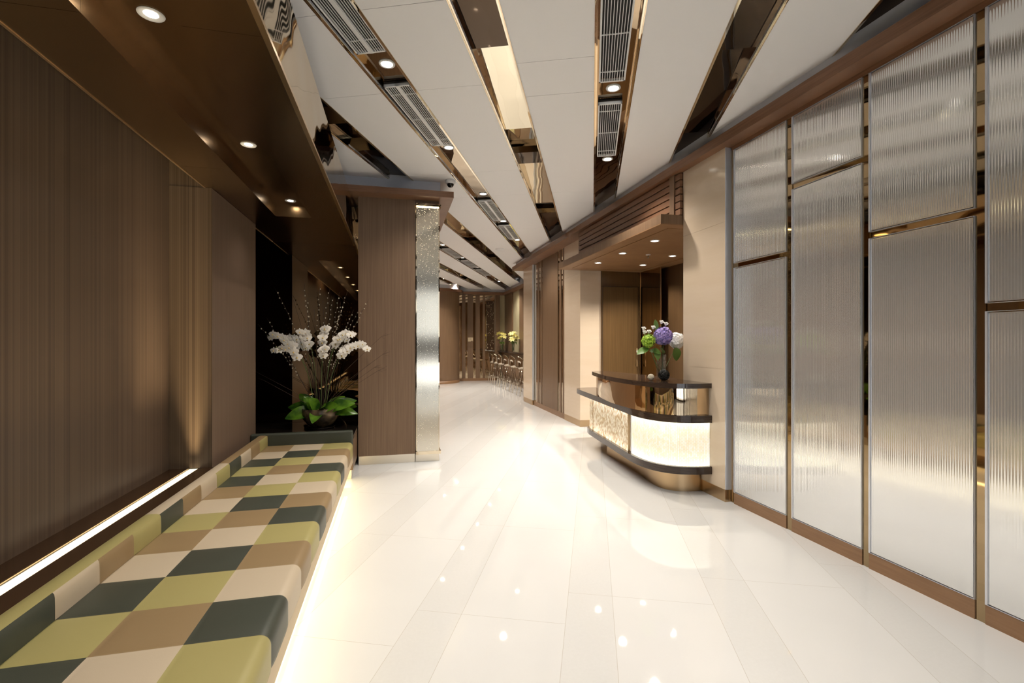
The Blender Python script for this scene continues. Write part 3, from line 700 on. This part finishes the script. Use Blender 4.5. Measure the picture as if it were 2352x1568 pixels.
q = MB(); q.lathe([(.0001, 0), (.05, 0), (.051, .01), (.051, .265), (.0475, .265), (.0475, .02), (.0001, .02)], n=32); q.build('glass_body', 'glass', t)
q = MB(); q.lathe([(.0001, .021), (.0470, .021), (.0470, .20), (.0001, .20)], n=32); q.build('water', 'water', t)
def floret_head(mb, c, r, n, size, mi, rng, sq=(1, 1, 1)):
    c = Vector(c)
    for i in range(n):
        z = 1 - 2 * (i + .5) / n; a = i * 2.39996; rr = math.sqrt(1 - z * z)
        d = Vector((rr * math.cos(a), rr * math.sin(a), z)); d = (d + Vector((rng.gauss(0, .1), rng.gauss(0, .1), rng.gauss(0, .1)))).normalized()
        p = c + Vector((d.x * sq[0], d.y * sq[1], d.z * sq[2])) * r * (rng.uniform(.93, 1.03) + .07 * math.sin(5 * d.x + c.x * 40) * math.sin(6 * d.z) )
        u = d.orthogonal().normalized(); v_ = d.cross(u); a0 = rng.uniform(0, PI)
        for k in range(4):
            aa = a0 + k * PI / 2; e = u * math.cos(aa) + v_ * math.sin(aa)
            mb.blade(p, e + d * rng.uniform(.1, 1.0), d, size * rng.uniform(.85, 1.2), size * 1.05, .35, 3, mi, .3)
def stem_path(a, b, n=6, bow=.02):
    a = Vector(a); b = Vector(b); return [a.lerp(b, i / n) + Vector((0, 0, bow * math.sin(PI * i / n))) for i in range(n + 1)]
rng = random.Random(11)
def hydrangea(c, r, m_, label, foot, n=90, leaves=()):
    t = thing('hydrangea', (VX, VY, VZ + .02), label, 'flower'); T = t.location.copy()
    q = MB(); q.tube(stem_path(foot, (c[0], c[1], c[2] - r * .6), 6, .0), .003, 6); q.build('stem', 'stem', t, T)
    q = MB(); q.ball(c, r * .74, 12, 8); floret_head(q, c, r * .86, int(n * 1.9), r * .20, 0, rng); q.build('flower_head', m_, t, T)
    for (b, d, L_, W_) in leaves:
        q = MB(); q.blade(b, d, (0, -.6, .8), L_, W_, .25, 7, 0, .12); q.build('leaf', 'leaf2', t, T)
hydrangea((2.785, 4.66, 1.558), .105, 'petal_p', 'big purple hydrangea in the middle of the counter bouquet', (2.775, 4.665, 1.12), 110, [((2.78, 4.66, 1.38), (-.2, -.3, .3), .14, .09), ((2.76, 4.66, 1.38), (-.8, -.3, .25), .15, .09)])
hydrangea((3.01, 4.76, 1.51), .095, 'petal_ww', 'white hydrangea on the right of the counter bouquet', (2.755, 4.655, 1.12), 100, [((2.94, 4.68, 1.43), (.25, -.1, -.8), .14, .14)])
hydrangea((2.590, 4.62, 1.505), .078, 'petal_g', 'lime green hydrangea on the left of the counter bouquet', (2.785, 4.68, 1.12), 60, [((2.60, 4.64, 1.43), (-1, -.25, -.25), .15, .085), ((2.68, 4.64, 1.43), (.1, -.3, -.6), .13, .09)])
LP_ = ((2.70, 4.72, 1.646), (2.564, 4.66, 1.592), (2.565, 4.68, 1.632), (2.788, 4.70, 1.702), (2.841, 4.70, 1.684), (2.64, 4.70, 1.60))
t = thing('lisianthus', (VX, VY, VZ + .03), 'white lisianthus sprigs rising behind the purple hydrangea in the bouquet', 'flower'); T = t.location.copy()
for p in LP_:
    q = MB(); q.tube(stem_path((VX + rng.uniform(-.02, .02), VY + rng.uniform(-.02, .02), 1.13), (p[0], p[1], p[2] - .01), 6, 0), .002, 5); q.build('stem', 'stem', t, T)
    q = MB(); q.ball(p, .014, 8, 6)
    for k in range(9):
        a = k * 2.4; q.blade(p, (math.cos(a), math.sin(a) * .4 - .25, .35 + .5 * (k % 2) - .1), (0, -.6, .8), .030, .034, -.2, 4, 0, .25)
    q.build('blossom', 'petal_ww', t, T)
q = MB(); q.blade((2.755, 4.74, 1.62), (-.12, 0, 1), (0, -1, 0), .12, .06, .05, 6, 0, .1); q.build('leaf', 'leaf2', t, T)

# ------------------------------------------------------------------ canopy and reception alcove
t = thing('reception_canopy', (3.6, 6.3, 2.75), 'brown wooden canopy with recessed lights over the reception counter', 'canopy'); T = t.location.copy()
q = MB(); q.box(2.73, 4.42, 4.61, 7.93, 2.752, 2.85); q.build('canopy_body', 'wood', t, T)
q = MB()
ix0, ix1, iy0, iy1 = 2.90, 4.18, 4.75, 7.72
q.box(2.73, ix0, 4.61, 7.93, 2.742, 2.752); q.box(ix1, 4.42, 4.61, 7.93, 2.742, 2.752); q.box(ix0, ix1, 4.61, iy0, 2.742, 2.752); q.box(ix0, ix1, iy1, 7.93, 2.742, 2.752)
q.box(ix0 + .012, ix1 - .012, iy0 + .012, iy1 - .012, 2.742, 2.752)
q.build('underside_panel', 'canopy_wood', t, T)
for i, (x, y) in enumerate(((3.105, 7.10), (3.105, 6.25), (3.105, 5.38), (3.90, 7.13), (3.90, 6.27), (3.9, 5.4))):
    d_ = dup(dl0, (x, y, 2.7405)); d_['label'] = 'small spotlight in the canopy underside, %s row, %s' % ('front' if i < 3 else 'back', ('farthest', 'middle', 'nearest')[i % 3]); d_['group'] = 'canopy spotlights'
    spot('lamp', (0, 0, -.015), 17, 120, .7, .03, (1, .90, .74), d_)
t = thing('sprinkler', (3.507, 6.26, 2.741), 'white fire sprinkler in the centre of the canopy underside', 'sprinkler')
q = MB(); q.lathe([(.0001, 0), (.035, 0), (.035, -.008), (.0001, -.010)], n=20); q.build('plate', 'white', t)
q = MB(); q.tube([(0, 0, -.008), (0, 0, -.045)], .009, 8); q.lathe([(.0001, -.045), (.016, -.045), (.016, -.049), (.0001, -.049)], n=12); q.build('head', 'chrome', t)
t = thing('louvre_screen', (2.98, 6.2, 2.85), 'horizontal brown wooden louvres above the reception canopy', 'louvre'); T = t.location.copy()
q = MB(); q.box(2.985, 3.0, 4.61, 7.56, 2.851, 3.309); q.build('backing', 'wood_dark', t, T)
for k in range(6):
    z = 2.858 + k * .0755; q = MB(); q.box(2.955, 2.984, 4.605, 7.56, z, z + .062); q.build('slat', 'wood_h', t, T)
q = MB(); q.box(2.94, 2.954, 4.70, 4.79, 2.851, 3.309); q.build('post', 'wood', t, T)
q = MB(); q.box(3.54, 4.42, 7.935, 8.0, 0, 2.75); struct(q.build('wall_reception_end', 'wood_door'))
t = thing('door_1', (3.9, 7.93, 0), 'flush brown wooden door at the end of the reception alcove', 'door'); t['kind'] = 'structure'; T = t.location.copy()
q = MB(); q.box(3.556, 4.226, 7.915, 7.932, 0, 2.468); q.build('door_leaf', 'wood_door', t, T)
q = MB(); q.box(3.545, 3.553, 7.905, 7.934, 0, 2.48); q.box(4.229, 4.237, 7.905, 7.934, 0, 2.48); q.box(3.545, 4.237, 7.905, 7.934, 2.471, 2.48); q.build('door_frame', 'wood_dark', t, T)
q = MB(); q.tube([(4.19, 7.875, 1.05), (4.19, 7.875, 1.38)], .009, 8); q.tube([(4.19, 7.875, 1.08), (4.19, 7.916, 1.08)], .006, 6); q.tube([(4.19, 7.875, 1.35), (4.19, 7.916, 1.35)], .006, 6); q.build('door_handle', 'plinth', t, T)
t = thing('alcove_mirror', (4.28, 7.55, 0), 'tall bronze mirror panel on the side wall of the reception alcove', 'mirror'); T = t.location.copy()
q = MB(); q.box(4.272, 4.29, 7.22, 7.90, 0, 2.74); q.build('mirror_sheet', 'panel_mirror', t, T)
q = MB(); q.box(4.262, 4.275, 7.90, 7.912, 0, 2.74); q.box(4.262, 4.275, 7.205, 7.22, 0, 2.74); q.build('edge_profile', 'plinth', t, T)

# ------------------------------------------------------------------ round column, far slatted wall
t = thing('round_column', (1.4, 18.0, 0), 'thick round brown column at the end of the corridor', 'column')
q = MB(); q.lathe([(.90, .1), (.90, 3.28)], n=64); q.build('veneer_casing', 'wood', t)
q = MB(); q.lathe([(.91, 0), (.91, .1), (.90, .1)], n=64); q.build('skirting', 'kick', t)
t = thing('slatted_mirror_wall', (2.9, 18.3, 0), 'row of dark wooden slats over gold mirror on the end wall beside the round column', 'wall panel'); T = t.location.copy()
q = MB(); q.box(2.25, 3.72, 18.31, 18.329, .1, 3.28); q.build('mirror_backing', 'gold_mirror', t, T)
for (a, b) in ((2.30, 2.345), (2.452, 2.577), (2.66, 2.869), (2.97, 3.13), (3.248, 3.333)):
    q = MB(); q.box(a, b, 18.28, 18.309, .1, 3.28); q.build('slat', 'wood', t, T)
q = MB(); q.box(2.2, 4.18, 18.27, 18.33, 0, .1); struct(q.build('baseboard_far', 'kick'))
t = thing('notice_plate', (2.765, 18.27, 1.57), 'small pale notice plate on the widest slat of the end wall', 'sign'); T = t.location.copy()
q = MB(); q.box(2.665, 2.865, 18.27, 18.279, 1.50, 1.65); q.build('plate', 'paper', t, T)
q = MB(); q.box(2.73, 2.80, 18.268, 18.2695, 1.585, 1.60); q.box(2.78, 2.855, 18.268, 18.2695, 1.505, 1.525); q.build('print', 'ink', t, T)
tag(box_obj('beaded_screen', 'screen', 3.39, 3.69, 18.285, 18.309, 1.16, 3.05), 'dark beaded screen sparkling on the end wall behind the lilies', 'screen')
tag(box_obj('wooden_post', 'wood', 3.72, 3.90, 18.20, 18.329, .1, 3.28), 'brown wooden post between the beaded screen and a cream glass pane', 'post')
tag(box_obj('cream_pane', 'cream_glass', 3.90, 4.17, 18.29, 18.329, .1, 3.28), 'cream glass pane in the corner of the end wall', 'glass panel', 'cream panes by the bar')
for i, (a, b) in enumerate(((17.06, 18.28), (15.45, 15.99), (13.4, 14.0))):
    tag(box_obj('wooden_post', 'wood', 4.10, 4.178, a, b, .1, 3.28), 'brown wooden post on the wall behind the bar, %s' % ('in the far corner', 'right of the lilies', 'hidden behind the pilaster')[i], 'post')
for i, (a, b) in enumerate(((15.99, 17.06), (14.0, 15.45))):
    tag(box_obj('cream_pane', 'cream_glass', 4.15, 4.178, a, b, .1, 3.28), 'cream glass pane on the wall behind the bar, %s' % ('behind the right vase of lilies', 'nearer to the pilaster')[i], 'glass panel', 'cream panes by the bar')

# ------------------------------------------------------------------ bar counter and stools
t = thing('bar_counter', (3.95, 15.2, 0), 'long high bar counter with dark stone top lined with chrome stools', 'bar counter'); T = t.location.copy()
q = MB(); q.box(3.80, 4.099, 12.1, 18.2, 1.10, 1.15); q.build('stone_top', 'counter_stone', t, T)
q = MB(); q.box(3.95, 4.099, 12.1, 18.2, 0, 1.10); q.build('front_panel', 'wood', t, T)
q = MB(); q.tube([(3.90, 12.2, .25), (3.90, 18.1, .25)], .02, 8); q.build('foot_rail', 'chrome', t, T)
def make_stool():
    t = thing('bar_stool', (3.48, 13.9, 0), 'x', 'bar stool', 'chrome stools along the bar')
    q = MB(); q.lathe([(.0001, .735), (.17, .735), (.185, .745), (.185, .76), (.165, .772), (.0001, .765)], n=24); q.build('seat', 'chrome', t)
    for sx in (-1, 1):
        for sy in (-1, 1):
            q = MB(); q.tube([(sx * .11, sy * .11, .74), (sx * .19, sy * .19, 0)], .013, 8); q.build('leg', 'chrome', t)
    q = MB(); pts = [(.168, .168, .26), (.168, -.168, .26), (-.168, -.168, .26), (-.168, .168, .26), (.168, .168, .26)]
    for a, b in zip(pts[:-1], pts[1:]): q.tube([a, b], .008, 6)
    q.build('footrest', 'chrome', t)
    q = MB(); n_ = 12; H_ = 6; vs = []
    for i in range(n_ + 1):
        a = R(110 + 140 * i / n_)
        for j in range(H_ + 1):
            zz = j / H_; top = .34 * (1 - .35 * abs(2 * i / n_ - 1) ** 2.5)
            vs.append(((.185 + .03 * zz) * math.cos(a), (.185 + .02 * zz) * math.sin(a), .755 + top * zz))
    fs = []
    for i in range(n_):
        for j in range(H_):
            if 3 <= i <= 8 and 1 <= j <= 2: continue
            fs.append((i * (H_ + 1) + j, (i + 1) * (H_ + 1) + j, (i + 1) * (H_ + 1) + j + 1, i * (H_ + 1) + j + 1))
    q.add(vs, fs, 0, True); o = q.build('backrest', 'chrome', t); sd = o.modifiers.new('s', 'SOLIDIFY'); sd.thickness = .008
    return t
st0 = make_stool()
for i, y in enumerate((13.86, 14.75, 15.7, 16.5, 17.2, 12.95)):
    r_ = st0 if i == 0 else dup(st0, (3.48, y, 0))
    r_.location = (3.48, y, 0)
    r_['label'] = 'chrome bar stool with curved back, ' + ('fully visible, nearest of the row', 'second of the row from the pilaster', 'middle of the row', 'fourth of the row from the pilaster', 'farthest, by the end wall', 'almost hidden behind the pilaster')[i]
def lily_vase(x, y, where, seed):
    rng = random.Random(seed); z = 1.151
    t = thing('glass_vase', (x, y, z), 'slim clear glass vase of yellow lilies on the bar, ' + where, 'vase')
    q = MB(); q.lathe([(.0001, 0), (.05, 0), (.05, .30), (.046, .30), (.046, .015), (.0001, .015)], n=20); q.build('glass_body', 'glass', t)
    for k in range(13):
        a = rng.uniform(0, 2 * PI); rr = rng.uniform(.04, .25); hx, hy, hz = x + rr * math.cos(a) * .6, y + rr * math.sin(a), z + rng.uniform(.36, .66)
        if x + .2 > 4.0: hx = min(hx, 4.0)
        l = thing('lily', (x, y, z + .02), 'open yellow lily in the glass vase on the bar, ' + where, 'flower', 'lilies in the vase ' + where); T = l.location.copy()
        q = MB(); q.tube(stem_path((x + rng.uniform(-.02, .02), y + rng.uniform(-.02, .02), z + .03), (hx, hy, hz), 5, 0), .004, 5); q.build('stem', 'stem', l, T)
        q = MB(); d = Vector((hx - x, hy - y, .2)).normalized(); u = d.orthogonal().normalized(); v_ = d.cross(u)
        for m_ in range(6):
            b = m_ * PI / 3; q.blade((hx, hy, hz), d * .7 + (u * math.cos(b) + v_ * math.sin(b)), d, .115, .055, .35, 4, 0, .2)
        q.build('blossom', 'petal_y', l, T)
        q = MB()
        for m_ in range(2):
            b = rng.uniform(0, 6.28); q.blade((x + (hx - x) * .7, y + (hy - y) * .7, z + .34), (math.cos(b), math.sin(b), rng.uniform(-.6, .3)), (0, 0, 1), .13, .03, .4, 4)
        q.build('leaf', 'leaf', l, T)
lily_vase(3.90, 16.05, 'the right one', 5)
lily_vase(3.88, 17.75, 'the left one', 6)

# ------------------------------------------------------------------ ceiling fittings
t = thing('security_camera', (.66, 6.02, ZC), 'white dome security camera on the ceiling beside the pillar cornice', 'camera')
q = MB(); q.lathe([(.0001, -.0), (.062, -.0), (.064, -.03), (.052, -.045), (.0001, -.045)], n=28); q.build('housing', 'white', t)
q = MB(); q.lathe([(.044, -.045), (.04, -.065), (.025, -.083), (.0001, -.089)], n=24); q.build('dome', 'black_stone', t)
t = thing('smoke_detector', (2.187, 10.225, ZC), 'flat round white smoke detector on the far ceiling', 'smoke detector')
q = MB(); q.lathe([(.0001, -.035), (.05, -.035), (.09, -.02), (.10, 0)], n=28); q.build('cover', 'white', t)

# ------------------------------------------------------------------ orchid arrangement
OX, OY, OZ = -.870, 6.13, .478
t = thing('potted_orchid', (OX, OY, OZ), 'white orchids with pussy willow branches in a dark bowl on the black granite shelf', 'plant'); T = t.location.copy()
q = MB(); q.lathe([(.0001, .012), (.10, .012), (.15, .05), (.195, .11), (.215, .17), (.21, .225), (.20, .235), (.19, .22), (.185, .2), (.0001, .19)], n=40); q.build('bowl', 'pot', t)
q = MB(); q.lathe([(.0001, 0), (.15, 0), (.165, .012), (.15, .014), (.0001, .012)], n=36); q.build('saucer', 'black_stone', t)
rng = random.Random(7)
q = MB()
for k in range(60):
    a = rng.uniform(0, 2 * PI); r_ = .17 * math.sqrt(rng.random()); q.ball((r_ * math.cos(a), r_ * math.sin(a), .195 + rng.uniform(0, .02)), rng.uniform(.012, .024), 6, 4)
q.build('moss', 'moss', t)
lv = [(178, .30, .42, .15), (-172, .26, .10, .14), (-150, .30, .02, .15), (-128, .20, 1.6, .13), (-105, .22, 1.0, .14), (-85, .20, .75, .13), (-60, .24, .55, .13), (-35, .34, .50, .15), (-15, .33, .62, .15), (5, .33, .35, .15), (20, .26, .9, .13), (-25, .34, .12, .13), (160, .28, 1.2, .14), (-95, .25, .0, .13),
      (60, .26, .5, .13), (120, .26, .5, .13), (40, .3, .3, .13), (90, .3, .4, .13), (-165, .2, 1.9, .12)]
for (ad, L_, el, w_) in lv:
    a = R(ad); q = MB(); d = (math.cos(a), math.sin(a), el); b = (.07 * math.cos(a), .07 * math.sin(a), .205)
    q.blade(b, d, (-math.cos(a) * .35, -.75 if math.sin(a) < .5 else -.2, .65), L_, w_ * 1.12, .42 if el < .8 else .2, 8, 0, .22); q.build('leaf', 'leaf', t)
def bloom(mb, p, face, s):
    p = Vector(p); f_ = Vector(face).normalized(); up = Vector((0, 0, 1)); up = (up - f_ * up.dot(f_)).normalized(); sd = f_.cross(up)
    for (a, L_, W_) in ((90, .9, .62), (10, 1.0, .95), (170, 1.0, .95), (-50, .85, .55), (-130, .85, .55)):
        d = sd * math.cos(R(a)) + up * math.sin(R(a)); mb.blade(p, d + f_ * .12, f_, s * L_, s * W_, .12, 4, 0, -.12)
    mb.ball(p + f_ * s * .12 - up * s * .12, s * .16, 6, 4, 1)
# arching flower spikes: (height start, tip position)
spikes = [((-.56, -.10, 1.09), .98, 11), ((-.50, -.16, .93), .93, 8), ((-.22, -.14, 1.15), 1.06, 8), ((.10, -.16, 1.16), 1.10, 7), ((.40, -.14, 1.09), 1.09, 11), ((.56, -.16, .96), .94, 14), ((.10, -.20, .93), .95, 6), ((-.40, .14, 1.08), 1.02, 6), ((.30, .16, 1.05), 1.05, 8)]
nb = 0
for (tip, hh, cnt) in spikes:
    tip = Vector(tip); root_ = Vector((tip.x * .12, tip.y * .3, .2)); top = Vector((tip.x * .22, tip.y * .6, hh))
    pts = []
    for i in range(19):
        s_ = i / 18; a = root_.lerp(top, s_); b = top.lerp(tip, s_); p = a.lerp(b, s_); pts.append(p + Vector((0, 0, .14 * math.sin(PI * s_) * s_)))
    q = MB(); q.tube(pts, .0035, 5); q.build('flower_stem', 'stem', t)
    for i in range(cnt):
        s_ = .58 + .42 * i / cnt; f_ = s_ * 18; j = int(f_); j = min(j, 17); p = pts[j].lerp(pts[j + 1], f_ - j)
        sd = -1 if i % 2 else 1; q = MB()
        bloom(q, p + Vector((rng.uniform(-.01, .01), -.035 + sd * .022, -.012 + rng.uniform(-.03, .02))), (rng.uniform(-.35, .35) + tip.x * .3, -1, rng.uniform(-.2, .25)), rng.uniform(.056, .066) * (1.0 - .25 * i / cnt))
        q.build('orchid_blossom', ['petal_w', 'petal_c'], t); nb += 1
# pussy willow branches
tips = [(-.50, -.05, 1.66), (-.66, -.08, 1.22), (-.18, .0, 1.70), (-.16, .05, 1.55), (0.0, -.02, 1.72), (.03, -.05, 1.50), (.10, .05, 1.68), (.16, -.05, 1.58), (.22, .04, 1.50), (.30, .02, 1.62), (.56, -.06, 1.54), (.38, -.08, 1.40), (-.30, -.02, 1.52), (-.06, -.08, 1.40), (.20, .1, 1.62), (-.60, .05, 1.30), (.44, .1, 1.44), (.27, -.1, 1.45)]
ncat = 0; cat_me = None; qrest = MB()
for i, tp_ in enumerate(tips):
    tip = Vector(tp_); root_ = Vector((tip.x * .1, rng.uniform(-.04, .04), .2)); pts = []
    bend = Vector((rng.uniform(-.04, .04), rng.uniform(-.03, .03), 0))
    for k in range(13):
        s_ = k / 12; p = root_.lerp(tip, s_) ; p.x = root_.x + (tip.x - root_.x) * s_ ** 1.35; pts.append(p + bend * math.sin(PI * s_))
    q = MB(); q.tube(pts, [.0035 - .0022 * k / 12 for k in range(13)], 5); br = q.build('willow_branch', 'twig', t)
    if i in (5, 12, 13): continue
    n_ = 14
    for k in range(n_):
        s_ = .42 + .57 * k / n_; f_ = s_ * 12; j = min(11, int(f_)); p = pts[j].lerp(pts[j + 1], f_ - j) + Vector((rng.choice((-1, 1)) * .006, -.003, 0)); rr = rng.uniform(.0055, .008)
        if ncat < 98:
            if cat_me is None:
                qc = MB(); qc.ball((0, 0, 0), 1, 6, 5, 0, (1, 1, 1.25)); c_ = qc.build('catkin', 'catkin', br); cat_me = c_.data
            else:
                c_ = bpy.data.objects.new('catkin', cat_me); COL.objects.link(c_); c_.parent = br
            c_.location = p; c_.scale = (rr, rr, rr); ncat += 1
        else: qrest.ball(p, rr, 6, 5, 0, (1, 1, 1.25))
qrest.build('catkins', 'catkin', t)['kind'] = 'stuff'
for k in range(10):
    a = rng.uniform(-1, 1); q = MB(); e = Vector((a * .75 if k > 2 else (.62, -.75, .72)[k], rng.uniform(-.12, .05), rng.uniform(.55, 1.15))); mid_ = Vector((e.x * .4, e.y, e.z * .62))
    q.tube([(0, 0, .2), mid_, e, e + Vector((e.x * .12, 0, .03))], [.003, .002, .0013, .001], 4)
    if e.x > .3:
        for z_ in range(3): q.tube([e, e + Vector((rng.uniform(.04, .14), 0, rng.uniform(-.06, .08)))], .001, 3)
    q.build('bare_twig', 'twig', t)

# ------------------------------------------------------------------ daylight through the glazed entrance
w = bpy.data.worlds.new('World'); sc.world = w; w.use_nodes = True
nt = w.node_tree; bg = nt.nodes['Background']; tc = nt.nodes.new('ShaderNodeTexCoord'); sx = nt.nodes.new('ShaderNodeSeparateXYZ')
nt.links.new(tc.outputs['Generated'], sx.inputs[0]); mr = nt.nodes.new('ShaderNodeMapRange'); nt.links.new(sx.outputs[2], mr.inputs[0])
mr.inputs[1].default_value = -.04; mr.inputs[2].default_value = .04; mr.inputs[3].default_value = 3.4; mr.inputs[4].default_value = 1.7   # bright pavement, then the sky
nt.links.new(mr.outputs[0], bg.inputs[1]); bg.inputs[0].default_value = (0.88, 0.94, 1.0, 1)
l = bpy.data.lights.new('entrance_portal', 'AREA'); l.shape = 'RECTANGLE'; l.size = 3.4; l.size_y = 3.1; l.cycles.is_portal = True
o = bpy.data.objects.new('entrance_portal', l); COL.objects.link(o); o.location = (1.25, BACK - .13, 1.6); o.rotation_euler = (R(90), 0, 0)
o.rotation_euler = Vector((0, 1, 0)).to_track_quat('-Z', 'Z').to_euler()

# ------------------------------------------------------------------ camera
cam = bpy.data.cameras.new('camera'); cam.lens = 17.0; cam.sensor_width = 36; cam.clip_start = .02
co = bpy.data.objects.new('camera', cam); COL.objects.link(co); co.location = (0, 0, 1.5)
co.rotation_euler = (R(90), 0, -math.atan(267 / (17 / 36 * 2352)))
sc.camera = co
sc.view_settings.view_transform = 'Standard'; sc.view_settings.look = 'None'; sc.view_settings.gamma = 1; sc.view_settings.use_curve_mapping = False
sc.view_settings.exposure = -0.05
c = sc.cycles; c.use_denoising = True; c.max_bounces = 9; c.diffuse_bounces = 5; c.glossy_bounces = 6; c.transmission_bounces = 6; c.use_adaptive_sampling = True; c.adaptive_threshold = 0.08; c.adaptive_min_samples = 20
c.sample_clamp_indirect = 6; c.sample_clamp_direct = 0; c.caustics_reflective = False; c.caustics_refractive = False; c.blur_glossy = 0.5; c.transparent_max_bounces = 24
